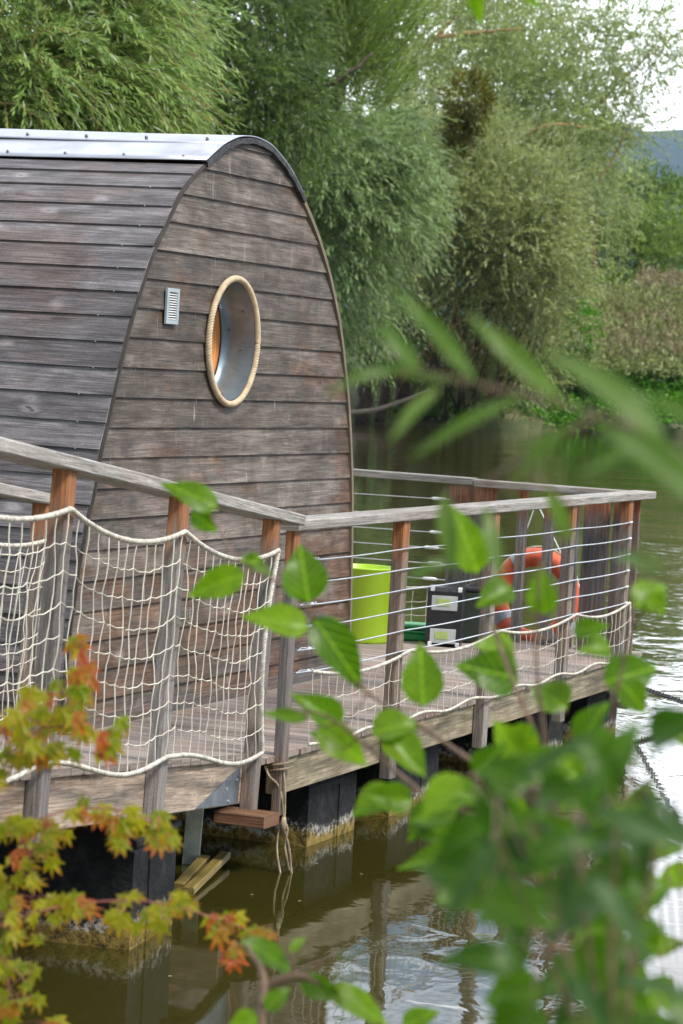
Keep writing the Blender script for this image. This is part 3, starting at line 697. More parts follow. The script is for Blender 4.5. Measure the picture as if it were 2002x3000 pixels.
xbox('tray_body', tr, gt, Vector((.20, 0, 0)), Vector((0, .2, 0)), .050, M['green']); xbox('tray_rim', tr, gt+UP*.048, Vector((.212, 0, 0)), Vector((0, .212, 0)), .012, M['green'], .004); xbox('lid', tr, gt+UP*.072, Vector((.19, 0, 0)), Vector((0, .19, 0)), .025, M['green'], .008)
bc = at(1303, 1896, z=ZD)+Vector((.0, .11, 0)); X = Vector((.205, -.01, 0)); Yb = Vector((.03, .24, 0))
bx = thing('storage_box', 'black plastic box with lime and silver label panels on the deck near the far railing', 'box', bc)
xbox('box_body', bx, bc+UP*.012, X, Yb, .335, M['black'], .022)
front = lambda x_, z_, o=.0: bc-Yb/2+X.normalized()*x_+UP*z_-Yb.normalized()*o
for z_ in (.215, .022):
    b = MB(); b.box(front(-.075, z_, .004), X.normalized()*.15, Yb.normalized()*.006, UP*.085, None, .002); lb = b.build('label_panel', M['silver'], bx)
    b = MB(); b.box(front(-.045, z_+.026, .007), X.normalized()*.075, Yb.normalized()*.004, UP*.042); b.build('lime_field', M['limelab'], lb)
for x_ in (-.085, .075):
    for z_ in (.325, .004):
        b = MB(); b.box(front(x_, z_, .008), X.normalized()*.022, Yb.normalized()*.05, UP*.026, None, .003); b.build('corner_clip', M['whitep'], bx)
b2 = at(1372, 1885, z=ZD)+Vector((.03, .12, 0)); cr2 = thing('storage_box', 'plain dark box standing right behind the labelled black box', 'box', b2)
xbox('box_body', cr2, b2, Vector((.14, 0, 0)), Vector((.02, .22, 0)), .31, plain('dark_green_plastic', (.02, .03, .02), .45), .012); xbox('lid', cr2, b2+UP*.305, Vector((.15, 0, 0)), Vector((.02, .23, 0)), .03, M['black'], .008)
# lifebuoy hung from the far railing
bc = at(1568, 1752, Y=16.62); lb = thing('lifebuoy', 'faded orange lifebuoy with grey bands hanging from the far railing', 'lifebuoy', bc)
ex = Vector((.90, -.43, .03)).normalized(); ez = Vector((.06, .10, 1)).normalized(); ez = (ez-ex*ez.dot(ex)).normalized(); en = ex.cross(ez)
RA, RB, rt = .236, .252, .057
ring = lambda th, k=1., o=0.: bc+ex*RA*k*math.cos(th)+ez*RB*k*math.sin(th)+en*o
b = MB(); b.tube([ring(2*math.pi*i/60) for i in range(60)], rt, 14, True); b.build('ring', M['orange'], lb, True)
for th in (.5, 2.1, 3.7, 5.3):
    b = MB(); b.tube([ring(th+q) for q in (-.11, -.05, .05, .11)], rt+.003, 14, False, False); b.build('band', M['reflect'], lb, True)
b = MB(); P = []
for i in range(97):
    th = 2*math.pi*i/96+.5; k = 1.21+.05*abs(math.sin((th-.5)*2)); P.append(ring(th, k))
b.tube(P, .0055, 6, True); b.build('grab_line', M['rope'], lb, True)
hk = at(1572, 1470, Y=16.70)
b = MB(); b.tube([ring(2.1, 1.15), hk], .004, 6); b.tube([ring(.75, 1.15), hk], .004, 6); b.build('hanging_cord', M['whitep'], lb)
b = MB(); c = at(1680, 1850, Y=15.9); b.tube([c+UP*.05, c+UP*.01, c-UP*.03], [.012, .022, .018], 8); tag(b.build('white_float', M['whitep']), 'small white float hanging at the fourth post of the right railing', 'float')
# mooring chains
def chain(p0, p1, sagz, lab, n_=None):
    r = thing('chain', lab, 'chain', p0, 'mooring chains at the far raft corner'); Ln = (p1-p0).length; n = int(Ln/.038); b = MB(); 
    pt = lambda k: p0.lerp(p1, k)-UP*sagz*4*k*(1-k)
    for i in range(n):
        a, c = pt(i/n), pt((i+1)/n); d = (c-a).normalized(); m_ = (a+c)/2; sd = d.cross(UP).normalized(); q = sd if i % 2 else sd.cross(d); q = (q+sd*.4).normalized()
        b.tube([m_+d*.027*math.cos(th)+q*.016*math.sin(th) for th in [j*math.pi/5 for j in range(10)]], .0038, 5, True)
    b.build('links', M['chain'], r)
chain(L(SE, TE, -.20), at(2060, 2078, Y=14.6), .0, 'upper dark steel chain running right from the raft corner over bright water')
chain(at(1838, 2180, Y=15.9), at(2060, 2085, Y=14.2), .03, 'lower dark steel chain rising right from the water by the raft corner')

# ------------------------------------------------------------ foliage
NR = np.random.default_rng(11)
def leaves_mesh(name, base, ld, nw, ln, wd, tint, mat, parent, bend=.0):
    """one four-cornered leaf per row, folded a little along its length"""
    n = len(base); V = np.empty((n, 4, 3)); fn = np.cross(ld, nw)
    V[:, 0] = base; V[:, 2] = base+ld*ln[:, None]
    mid = base+ld*(ln*.45)[:, None]+fn*(ln*bend)[:, None]
    V[:, 1] = mid+nw*(wd/2)[:, None]; V[:, 3] = mid-nw*(wd/2)[:, None]
    if parent is not None: V -= np.array(base_of(parent))
    me = bpy.data.meshes.new(name); me.vertices.add(n*4); me.vertices.foreach_set('co', V.reshape(-1).astype(np.float32))
    me.loops.add(n*4); me.loops.foreach_set('vertex_index', np.arange(n*4, dtype=np.int32))
    me.polygons.add(n); me.polygons.foreach_set('loop_start', np.arange(0, n*4, 4, dtype=np.int32)); me.polygons.foreach_set('loop_total', np.full(n, 4, dtype=np.int32))
    me.update(); a = me.attributes.new('rnd', 'FLOAT', 'FACE'); a.data.foreach_set('value', np.clip(tint, 0, 1).astype(np.float32))
    me.materials.append(mat); o = link(bpy.data.objects.new(name, me)); o.parent = parent; return o
nrm = lambda v: v/np.maximum(1e-9, np.linalg.norm(v, axis=-1, keepdims=True))
def sprays(c, d, Ls, nl, ll, lw, droop, spread=.7, tint=None, flat=0.):
    """twigs from points c along d, nl leaves each; returns leaf arrays and twig end points"""
    n = len(c); t = np.linspace(.12, 1., nl)[None, :, None]
    Lc = Ls[:, None, None]; g = np.array([0, 0, -1.])
    pos = c[:, None]+d[:, None]*Lc*t+g*Lc*droop*t*t
    tan = nrm(d[:, None]+2*g*droop*t)
    rv = nrm(NR.normal(size=(n, nl, 3))); pr = nrm(np.cross(tan, rv)); ld = nrm(tan+pr*spread*NR.uniform(.4, 1.2, (n, nl, 1))+np.array([0, 0, -.15]))
    up = NR.normal(size=(n, nl, 3))*.6+np.array([0, -.25, 1.]); nw = nrm(np.cross(ld, up))
    ln = ll*NR.uniform(.7, 1.15, (n, nl)); wd = lw*NR.uniform(.8, 1.2, (n, nl))
    tn = (NR.random((n, 1)) if tint is None else tint[:, None])*.65+NR.random((n, nl))*.35
    f = lambda a: a.reshape(-1, 3)
    return f(pos), f(ld), f(nw), ln.reshape(-1), wd.reshape(-1), np.repeat(tn, 1, 1).reshape(-1)
class Crown:
    def __init__(s): s.parts = []; s.twigs = []
    def blob(s, px, py, Y, rx, ry, rd, n, L_=1., nl=14, ll=.2, lw=.045, droop=.5, spread=.7, outw=.8, tint=None, dirv=(0, 0, 0), shell=.45, twigs=0):
        """an uneven clump centred where the photo shows it, rx and ry in photo pixels at depth Y, rd metres deep"""
        n = int(n*(1.45 if Y > 50 else 1.1)); c = np.array(at(px, py, Y=Y)); k = Y/F
        q = nrm(NR.normal(size=(n, 3))); rad = NR.uniform(shell, 1., (n, 1))**.7
        lump = 1+.26*np.sin(q[:, :1]*5+px)+.22*np.sin(q[:, 2:]*7+py)+.10*np.sin(q[:, 1:2]*9)
        off = q*rad*lump*np.array([rx*k, rd, ry*k]); d = nrm(q*outw+NR.normal(size=(n, 3))*.45+np.array(dirv)+np.array([0, 0, .12]))
        base = c+off
        rx_, ry_ = rx*k, ry*k
        cell = np.sin(off[:, 0]*2.3+px)*np.sin(off[:, 2]*2.9+py)*np.sin(off[:, 1]*2.1+1); keep = NR.random(n) < .66+.9*cell
        base, off, d = base[keep], off[keep], d[keep]; n = len(base)
        tt = .5+.22*np.sin(off[:, 0]*3.1/(rx*k)+off[:, 2]*4.3/(ry*k))+.3*cell[keep]+.24*NR.normal(size=n)
        if tint is not None: tt = tint+.2*NR.normal(size=n)
        Ls = L_*NR.uniform(.6, 1.2, n)
        s.parts.append(sprays(base, d, Ls, nl, ll, lw, droop, spread, tt))
        for i in range(min(twigs, n)): s.twigs.append([Vector(base[i]), Vector(base[i]+d[i]*Ls[i]*.5-np.array([0, 0, droop*.25*Ls[i]])), Vector(base[i]+d[i]*Ls[i]-np.array([0, 0, droop*Ls[i]]))])
    def build(s, mat, root, tw_mat=None, tr=.006):
        A = [np.concatenate([p[i] for p in s.parts]) for i in range(6)]
        leaves_mesh('crown', *A[:5], A[5], mat, root, .04)
        if s.twigs:
            b = MB()
            for t in s.twigs: b.tube(t, [tr, tr*.7, tr*.35], 4, caps=False)
            b.build('twigs', tw_mat or M['twig'], root)
def limbs(root, name, paths, mat):
    b = MB()
    for pts, r0, r1 in paths:
        P = smooth([Vector(p) for p in pts], 6); m_ = len(P)
        P = [p+Vector((R.uniform(-1, 1), R.uniform(-1, 1), R.uniform(-1, 1)))*r0*.25 for p in P]
        b.tube(P, [r0+(r1-r0)*i/(m_-1) for i in range(m_)], 8)
    return b.build(name, mat, root, True)
def px(*a): return [at(x, y, Y=Y) for x, y, Y in a]
G_ = lambda x, y: Vector((x, y, .3))

LM = {'bright': leafmat('bright_willow_leaf', (.07, .14, .025), (.28, .40, .10), (.44, .50, .34)),
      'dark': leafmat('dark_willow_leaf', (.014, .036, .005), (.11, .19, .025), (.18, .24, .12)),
      'mid': leafmat('green_willow_leaf', (.06, .13, .012), (.26, .38, .06), (.28, .34, .18)),
      'blue': leafmat('silver_green_willow_leaf', (.03, .08, .02), (.28, .39, .15), (.36, .41, .27)),
      'olive': leafmat('olive_willow_leaf', (.055, .085, .015), (.42, .46, .19), (.52, .54, .40)),
      'pale': leafmat('pale_willow_leaf', (.09, .14, .03), (.44, .52, .20), (.40, .44, .29)),
      'mist': leafmat('mistletoe_leaf', (.06, .07, .008), (.24, .21, .02)),
      'reed': leafmat('dry_reed', (.18, .14, .08), (.50, .42, .29), trans=.2),
      'nettle': leafmat('nettle_leaf', (.04, .16, .010), (.17, .42, .03)),
      'bushy': leafmat('soft_bush_leaf', (.06, .12, .025), (.17, .25, .07))}

# bright willow at the upper left
r = thing('willow_tree', 'bright yellow-green willow overhanging the cabin roof at the upper left', 'tree', G_(-6.6, 30), None)
c = Crown(); kw = dict(ll=.125, lw=.023, nl=20, droop=.42, spread=.55, L_=.8, twigs=80)
for p in ((40, 60, 27.5, 260, 130, 1.2, 700), (250, 40, 28, 190, 120, 1.1, 620), (120, 230, 27, 210, 120, 1., 700), (320, 210, 27.5, 120, 110, .9, 520), (20, 330, 27, 210, 110, 1., 620), (240, 330, 27.4, 190, 90, .9, 620), (400, 90, 28, 70, 70, .6, 170), (430, 330, 27.6, 60, 60, .5, 90), (-150, 180, 27.5, 160, 260, 1.2, 500), (150, -140, 28, 330, 130, 1.3, 500), (60, 480, 27.5, 300, 100, 1., 260), (200, 150, 29.5, 320, 260, 1., 900)):
    c.blob(*p, dirv=(.55, -.1, 0), **kw)
c.build(LM['bright'], r, M['barko'], .007)
limbs(r, 'trunk', [([G_(-6.6, 30), (-6.2, 30, 2.2), (-5.2, 29.5, 4.), (-4., 29, 5.4)], .32, .08), ([(-5.2, 29.5, 4.), (-3.6, 28.6, 4.2), (-2.4, 28., 4.9)], .12, .03)]+[([at(-100, 150, Y=28.6), at(60, 110+k*70, Y=28.2), at(300, 60+k*90, Y=28)], .03, .008) for k in range(4)], M['barko'])
# dark willow behind the ridge
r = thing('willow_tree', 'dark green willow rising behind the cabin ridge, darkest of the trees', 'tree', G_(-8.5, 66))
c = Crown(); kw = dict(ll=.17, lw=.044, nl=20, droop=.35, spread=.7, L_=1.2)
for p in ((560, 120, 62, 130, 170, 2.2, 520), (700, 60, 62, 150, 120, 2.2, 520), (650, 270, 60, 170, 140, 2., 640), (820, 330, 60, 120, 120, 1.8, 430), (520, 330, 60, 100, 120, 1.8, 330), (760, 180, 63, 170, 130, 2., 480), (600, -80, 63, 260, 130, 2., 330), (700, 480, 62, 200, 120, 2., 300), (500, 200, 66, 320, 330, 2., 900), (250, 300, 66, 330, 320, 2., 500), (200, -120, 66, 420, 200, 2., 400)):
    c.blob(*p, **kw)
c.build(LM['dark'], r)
limbs(r, 'trunk', [([G_(-8.5, 66), (-6.5, 65, 4), (-4.5, 64, 8), (-3.5, 63, 11)], .5, .15), (px((740, 330, 61), (900, 275, 60.5), (1010, 225, 60), (1095, 155, 60)), .10, .03)], M['bark'])
# upright fresh willow top, middle
r = thing('willow_tree', 'fresh green willow with upright brush-like shoots above the cabin gable', 'tree', G_(-6, 74))
c = Crown(); kw = dict(ll=.20, lw=.044, nl=20, droop=-.25, spread=.35, L_=1.4)
for p in ((960, 130, 68, 120, 120, 1.8, 520), (1040, 60, 69, 120, 90, 1.8, 420), (900, 40, 68, 90, 100, 1.6, 300), (1010, 250, 69, 130, 80, 1.6, 300), (1000, -80, 70, 220, 120, 2., 300)):
    c.blob(*p, dirv=(.25, 0, .9), **kw)
c.build(LM['mid'], r)
limbs(r, 'trunk', [([G_(-6, 74), (-3.5, 73, 5), (-1, 71, 8.5), (0, 69, 10.5)], .4, .1)], M['bark'])
# silver-green drooping willow right of the gable
r = thing('willow_tree', 'silver-green willow with drooping tips touching the right side of the gable', 'tree', G_(-4.5, 98))
c = Crown(); kw = dict(ll=.27, lw=.062, nl=16, droop=.45, spread=.75, L_=1.5)
for p in ((960, 480, 84, 140, 130, 2., 520), (1040, 600, 84, 120, 110, 2., 420), (900, 400, 85, 120, 100, 2., 330), (1110, 430, 85, 110, 90, 2., 300), (980, 720, 84, 90, 120, 1.6, 320), (1130, 560, 85, 90, 90, 1.6, 240), (930, 860, 86, 60, 110, 1.5, 200), (1010, 860, 88, 80, 100, 1.5, 160), (1000, 560, 90, 260, 330, 2., 1000)):
    c.blob(*p, dirv=(.35, -.1, 0), **kw)
c.build(LM['blue'], r)
limbs(r, 'trunk', [([G_(-4.5, 98), (-3, 97, 4), (-1.0, 95, 7), (0.5, 92, 9)], .5, .12), (px((1010, 590, 90), (1120, 575, 89), (1240, 600, 89)), .11, .04), (px((1060, 1240, 103), (1080, 1050, 102), (1110, 850, 99), (1130, 640, 95)), .30, .1)], M['bark'])
# great olive willow, centre right
r = thing('willow_tree', 'big olive-grey willow bush leaning over the far water, centre right', 'tree', G_(2.5, 105))
c = Crown(); kw = dict(ll=.22, lw=.066, nl=18, droop=.12, spread=.8, L_=1.35)
for p in ((1220, 480, 98, 120, 130, 2.2, 420), (1330, 580, 97, 150, 120, 2.4, 600), (1480, 540, 98, 140, 120, 2.2, 520), (1260, 680, 97, 150, 110, 2.2, 560), (1450, 700, 97, 160, 110, 2.2, 640), (1590, 730, 98, 100, 120, 2., 380), (1380, 440, 99, 110, 90, 2., 330), (1560, 620, 99, 110, 100, 2., 330), (1180, 780, 99, 90, 70, 2., 160), (1620, 860, 99, 90, 80, 1.8, 240), (1400, 820, 98, 170, 60, 1.8, 330), (1540, 860, 100, 110, 80, 1.6, 260), (1560, 1000, 103, 90, 110, 1.2, 330), (1450, 1110, 104, 120, 70, 1., 240), (1400, 620, 104, 260, 260, 2., 900)):
    c.blob(*p, dirv=(0, -.1, .25), **kw)
c.build(LM['olive'], r)
P_ = []
for k in range(46):
    x0 = R.uniform(1090, 1500); y0 = R.uniform(1120, 1230); x1 = x0+R.uniform(-180, 180); y1 = R.uniform(720, 1010); Yq = R.uniform(99, 103)
    P_.append((px((x0, y0, 103.8), ((x0+x1)/2+R.uniform(-60, 60), (y0+y1)/2, Yq), (x1, y1, Yq-2)), .05, .015))
limbs(r, 'trunk', [(px((1190, 1225, 104), (1180, 1000, 103), (1200, 820, 102), (1260, 640, 101)), .32, .08), (px((1110, 1235, 103.5), (1150, 1080, 103), (1240, 940, 102), (1330, 760, 101), (1400, 600, 100)), .22, .06), (px((1380, 1200, 104), (1400, 1000, 103), (1440, 850, 101), (1420, 660, 99)), .16, .05), (px((1330, 900, 100), (1500, 880, 99), (1620, 800, 98)), .09, .03)]+P_[:26], M['bark'])
b = MB()
for pts, r0, r1 in P_[26:]: b.tube(smooth(pts, 4), [.03]*9, 5)
b.build('bare_branches', M['barko'], r, True)
# tall pale willow with sky gaps
r = thing('willow_tree', 'tall pale willow with orange limbs and gaps of white sky, upper right', 'tree', G_(7.5, 112))
c = Crown(); kw = dict(ll=.22, lw=.058, nl=14, droop=.15, spread=.8, L_=1.3)
for p in ((1250, 130, 106, 150, 130, 2.2, 480), (1400, 60, 107, 130, 80, 2., 260), (1180, 280, 105, 120, 130, 2., 420), (1530, 200, 107, 130, 110, 2., 420), (1620, 330, 107, 130, 120, 2., 430), (1480, 330, 106, 120, 120, 2., 420), (1600, 90, 108, 110, 90, 2., 200), (1740, 190, 108, 110, 90, 2., 150), (1770, 300, 108, 120, 70, 2., 150), (1700, 420, 107, 120, 110, 2., 300), (1880, 60, 109, 120, 70, 2., 130), (1900, 200, 109, 110, 60, 2., 130), (1930, 130, 109, 120, 60, 2., 120), (1850, 120, 109, 110, 80, 2., 150), (1850, 380, 109, 90, 60, 2., 110), (1740, 30, 109, 90, 50, 2., 90), (1840, 280, 109, 90, 40, 2., 60), (1250, -60, 107, 260, 100, 2., 260), (1300, 300, 110, 230, 230, 2., 500), (1780, 380, 108, 60, 60, 2., 60)):
    c.blob(*p, dirv=(.2, 0, .15), **kw)
c.build(LM['pale'], r)
limbs(r, 'trunk', [([G_(7.5, 112), (6.5, 111, 5), (5.5, 110, 8), (5., 109, 11.5)], .45, .15), (px((1560, 640, 108), (1640, 590, 107), (1760, 520, 107), (1850, 360, 108)), .08, .03), (px((1740, 320, 108), (1860, 200, 108), (2000, 90, 109)), .06, .015), (px((1300, 400, 106), (1500, 410, 106), (1600, 370, 106), (1700, 360, 107)), .10, .03), (px((1280, 110, 105), (1400, 95, 105), (1530, 85, 105)), .10, .03), (px((1250, 140, 106), (1330, 50, 106), (1380, -20, 106)), .09, .05), (px((1380, 440, 104), (1500, 410, 104), (1620, 365, 104), (1760, 380, 105)), .07, .02)], M['barko'])
r = thing('willow_tree', 'tall dull green willow filling the gaps high behind the mistletoe', 'tree', G_(9., 126))
c = Crown(); kw = dict(ll=.26, lw=.075, nl=14, droop=.15, spread=.8, L_=1.5)
for p in ((1180, 60, 122, 200, 160, 2.5, 620), (1400, 120, 122, 190, 180, 2.5, 640), (1330, 330, 122, 190, 170, 2.5, 480), (1560, 260, 122, 170, 200, 2.5, 560), (1560, 40, 123, 170, 110, 2.5, 300), (1690, 330, 122, 120, 170, 2.2, 330), (1600, 520, 122, 180, 130, 2.2, 420), (1730, 120, 123, 110, 120, 2., 120), (1300, -90, 123, 240, 90, 2., 260)):
    c.blob(*p, **kw)
c.build(LM['olive'], r)
limbs(r, 'trunk', [([G_(9., 126), (8.3, 125, 5), (8., 124, 9), (7.4, 123, 13)], .45, .12)], M['bark'])
# mistletoe
mt = thing('mistletoe', 'dark yellow-green mistletoe ball growing in the olive willow', 'plant', at(1370, 330, Y=96))
c = Crown(); c.blob(1375, 290, 94.5, 58, 66, .8, 700, L_=.35, nl=12, ll=.11, lw=.06, droop=.1, tint=.5); c.blob(1345, 385, 94.8, 42, 42, .6, 330, L_=.35, nl=12, ll=.11, lw=.06, droop=.1, tint=.3); c.build(LM['mist'], mt)
limbs(mt, 'stem', [(px((1380, 440, 96), (1370, 380, 96), (1360, 300, 96)), .05, .02)], M['bark'])
# slim young tree at right
r = thing('young_willow', 'slim young willow with pale orange stems at the right above the reeds', 'tree', G_(10.2, 116))
c = Crown(); kw = dict(ll=.22, lw=.05, nl=12, droop=.25, spread=.9, L_=1.1)
for p in ((1740, 560, 112, 60, 80, 1.2, 110), (1790, 640, 112, 60, 50, 1., 70), (1740, 730, 112, 50, 60, 1., 60), (1700, 480, 112, 60, 60, 1., 90), (1830, 560, 112, 60, 40, 1., 50)): c.blob(*p, **kw)
c.build(LM['pale'], r)
limbs(r, 'trunk', [(px((1745, 800, 113), (1740, 680, 113), (1752, 540, 112.5), (1730, 420, 112)), .07, .02), (px((1735, 790, 113), (1728, 650, 112.6), (1700, 520, 112)), .05, .015), (px((1745, 700, 112.5), (1800, 640, 112), (1850, 560, 112)), .03, .01)], M['barko'])
# shrubs behind the bank on the right
def shrub(label, blobs, loc, mat, **k):
    r = thing('shrub', label, 'shrub', loc, 'shrubs on the far bank'); c = Crown(); kk = dict(ll=.22, lw=.07, nl=12, droop=.1, spread=.9, L_=.9); kk.update(k)
    for p in blobs: c.blob(*p, **kk)
    c.build(LM[mat], r); b0 = Vector(loc)
    limbs(r, 'stem', [([b0, b0+Vector((.2, 0, 1.2)), b0+Vector((-.1, .1, 2.4))], .06, .02)], M['bark'])
shrub('soft green shrub above the reeds, near the right frame edge under the hill', ((1900, 620, 130, 120, 110, 2., 560), (1990, 610, 130, 80, 80, 2., 380), (1880, 560, 130, 80, 40, 2., 120)), G_(15, 131), 'bushy', ll=.26)
shrub('round green shrub behind the slim young tree', ((1700, 720, 124, 120, 100, 2., 420), (1800, 760, 124, 120, 90, 2., 380), (1760, 600, 126, 110, 80, 2., 240), (1660, 620, 126, 80, 110, 2., 240)), G_(11.5, 125), 'bushy')
shrub('darker shrub at the right frame edge beside the tan reeds', ((1980, 780, 122, 80, 110, 1.6, 420),), G_(15.2, 123), 'mid')
shrub('broad green shrub between the reeds and the wooded hill', ((1850, 720, 124, 120, 90, 2., 420), (1960, 680, 125, 110, 80, 2., 420), (1800, 860, 121, 90, 60, 1.6, 200)), G_(13.2, 125), 'mid', ll=.24)
shrub('small fresh green bush at the foot of the reeds', ((1710, 960, 109.5, 46, 56, .8, 260),), at(1712, 1060, Y=109.8), 'nettle', ll=.16, L_=.5)
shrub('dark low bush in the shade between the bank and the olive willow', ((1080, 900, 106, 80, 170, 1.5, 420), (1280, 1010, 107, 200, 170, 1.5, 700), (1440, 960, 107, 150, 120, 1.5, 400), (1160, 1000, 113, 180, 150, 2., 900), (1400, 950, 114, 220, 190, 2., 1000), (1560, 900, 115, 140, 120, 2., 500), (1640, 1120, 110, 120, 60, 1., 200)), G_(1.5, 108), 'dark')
# ground cover and reeds
def strew(name, label, cat, mat, zones, n, ll, lw, up=.8, L_=.5, nl=8):
    P = []
    for (x0, x1, y0, y1, Ya, Yb, k) in zones:
        m_ = int(n*k); X = NR.uniform(x0, x1, m_); T = NR.random(m_); Y_ = y0+(y1-y0)*T; D = Yb+(Ya-Yb)*T
        c_ = np.array([tuple(at(a, e, Y=f)) for a, e, f in zip(X, Y_, D)]); c_ += NR.normal(size=c_.shape)*np.array([.1, .4, .12])
        d = nrm(NR.normal(size=(m_, 3))*.5+np.array([0, -.2, up])); P.append(sprays(c_, d, L_*NR.uniform(.6, 1.3, m_), nl, ll, lw, .1, .8))
    A = [np.concatenate([q[i] for q in P]) for i in range(6)]
    o = leaves_mesh(name, *A[:5], A[5], mat, None, .05); return tag(o, label, cat, kind='stuff')
strew('ground_cover', 'bright green nettles and weeds covering the far bank above the waterline', 'plants', LM['nettle'], ((1330, 2060, 1120, 1245, 109, 113, .7), (1640, 2060, 1060, 1140, 112, 114, .35), (1480, 1700, 1200, 1250, 108, 109, .12), (1180, 1340, 1180, 1225, 105, 106, .10)), 6000, .17, .085)
strew('dead_grass', 'dry tan reeds and seed heads on the right part of the far bank', 'reeds', LM['reed'], ((1750, 2060, 900, 1060, 112, 118, .42), (1560, 1800, 880, 930, 117, 120, .16), (1860, 2060, 820, 900, 118, 120, .16)), 2200, .24, .045, up=1.3, L_=.6, nl=9)
strew('weeds', 'mixed olive weeds between the tan reeds on the far bank', 'plants', LM['olive'], ((1680, 2060, 850, 1100, 111, 119, 1.), (1560, 1760, 880, 1120, 110, 117, .5), (1100, 1500, 1100, 1220, 105, 107, .3)), 3000, .20, .065)
b = MB(); P = smooth(px((1000, 1212, 100), (1100, 1200, 100), (1190, 1170, 100.5), (1262, 1142, 101)), 6); b.tube(P, [.10-.055*i/(len(P)-1) for i in range(len(P))], 8); tag(b.build('dead_branch', plain('bleached_wood', (.34, .27, .2), .9), None, True), 'bare bleached branch sticking out over the water right of the cabin', 'branch')

# ------------------------------------------------------------ foreground branches
def ovate(b, base, tip, nrm_, width, fold=.18, curl=.12, rnd=.5, kind='ovate', mi=0):
    base, tip = Vector(base), Vector(tip); X = tip-base; Ln = X.length; x = X/Ln; n = Vector(nrm_); n = (n-x*n.dot(x)).normalized(); y = n.cross(x)
    K = 10; rows = []
    for i in range(K+1):
        u = i/K
        if kind == 'ovate': hw = (math.sin(math.pi*u**.72))**.85*(1-.25*u) if 0 < u < 1 else 0
        else: hw = math.sin(math.pi*u**.85)**.8 if 0 < u < 1 else 0
        hw *= width/2*1.15; hw *= 1+.05*(i % 2)
        c = base+X*u-n*curl*Ln*(u*u)+n*curl*.6*Ln*math.sin(math.pi*u)*.5
        rows.append([(c+y*hw*v+n*abs(v)*hw*fold*2+n*.02*Ln*math.sin(u*9+v*3), (u, v*.5*hw/(width/2+1e-6))) for v in (-1, -.5, 0, .5, 1)])
    for i in range(K):
        for j in range(4):
            q = [rows[i][j], rows[i+1][j], rows[i+1][j+1], rows[i][j+1]]
            b.face([p[0] for p in q], [p[1] for p in q], rnd, mi)
def maple(b, c, dirx, n, size, rnd):
    c = Vector(c); x = Vector(dirx).normalized(); n = Vector(n); n = (n-x*n.dot(x)).normalized(); y = n.cross(x)
    P = []; n = (n+Vector((0, -.2, 0))).normalized(); lob = [(-2.3, .45), (-1.35, .78), (-.62, .95), (0, 1.), (.62, .95), (1.35, .78), (2.3, .45)]
    for i, (a, l) in enumerate(lob):
        P.append((a, l)); 
        if i < 6: P.append(((a+lob[i+1][0])/2, .42))
    pts = []
    for k, (a, l) in enumerate(P):
        if l > .43: pts += [(a-.19, l*.64), (a, l), (a+.19, l*.64)]
        else: pts.append((a, l))
    C3 = [c+(x*math.cos(a)+y*math.sin(a))*l*size-n*size*(.28*l*l)+n*.06*size*math.sin(a*5) for a, l in pts]
    c0 = c-x*size*.12
    for i in range(len(C3)-1): b.face([c0, C3[i], C3[i+1]], [(0, 0), (pts[i][1], pts[i][1]*.8), (pts[i+1][1], pts[i+1][1]*.8)], rnd)
toC = lambda p: (CAM-Vector(p)).normalized()
def nearest(p, lines):
    bst = None
    for l in lines:
        for q in l:
            d = (Vector(p)-q).length
            if bst is None or d < bst[0]: bst = (d, q)
    return bst[1]
def leafy(name, label, cat, stems, leaves, mat, smat, Yl, kind='ovate', r0=.0035, extra=None):
    """stems: pixel polylines with depth; leaves: (x, y of base, x, y of tip, width px, depth)"""
    S = [smooth(px(*s_), 8) for s_ in stems]; root = thing(name, label, cat, S[0][0])
    b = MB()
    for l in S: b.tube(l, [r0*(1-.6*i/(len(l)-1)) for i in range(len(l))], 6)
    lb_ = MB()
    for (x0, y0, x1, y1, wpx, Yq) in leaves:
        wpx = wpx*(.72 if kind == 'lance' else 1.); A, T = at(x0, y0, Y=Yq), at(x1, y1, Y=Yq+R.uniform(-.03, .03)); wd = wpx*Yq/F
        n = (toC(A)+Vector((R.uniform(-.45, .45), 0, R.uniform(.1, .8)))).normalized()
        ovate(lb_, A, T, n, wd, rnd=R.random(), kind=kind, fold=R.uniform(.08, .28), curl=R.uniform(.02, .2)); q = nearest(A, S)
        b.tube([q, q.lerp(A, .5)-UP*.003, A], [r0*.45, r0*.35, r0*.3], 5)
    b.build('stem', smat, root, True); lb_.build('foliage', mat, root, True); return root
FGL = leafmat('fresh_leaf', (.05, .13, .004), (.18, .30, .012), trans=.5, vein=True, rough=.35)
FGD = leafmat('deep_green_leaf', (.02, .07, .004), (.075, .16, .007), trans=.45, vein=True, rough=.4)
WIL = leafmat('willow_sprig_leaf', (.09, .16, .035), (.15, .23, .06), under=(.28, .34, .24), trans=.45, rough=.4)
WID = leafmat('darker_willow_leaf', (.03, .075, .02), (.06, .12, .035), trans=.3, rough=.5)  # darker copy of the willow sprig leaf colours
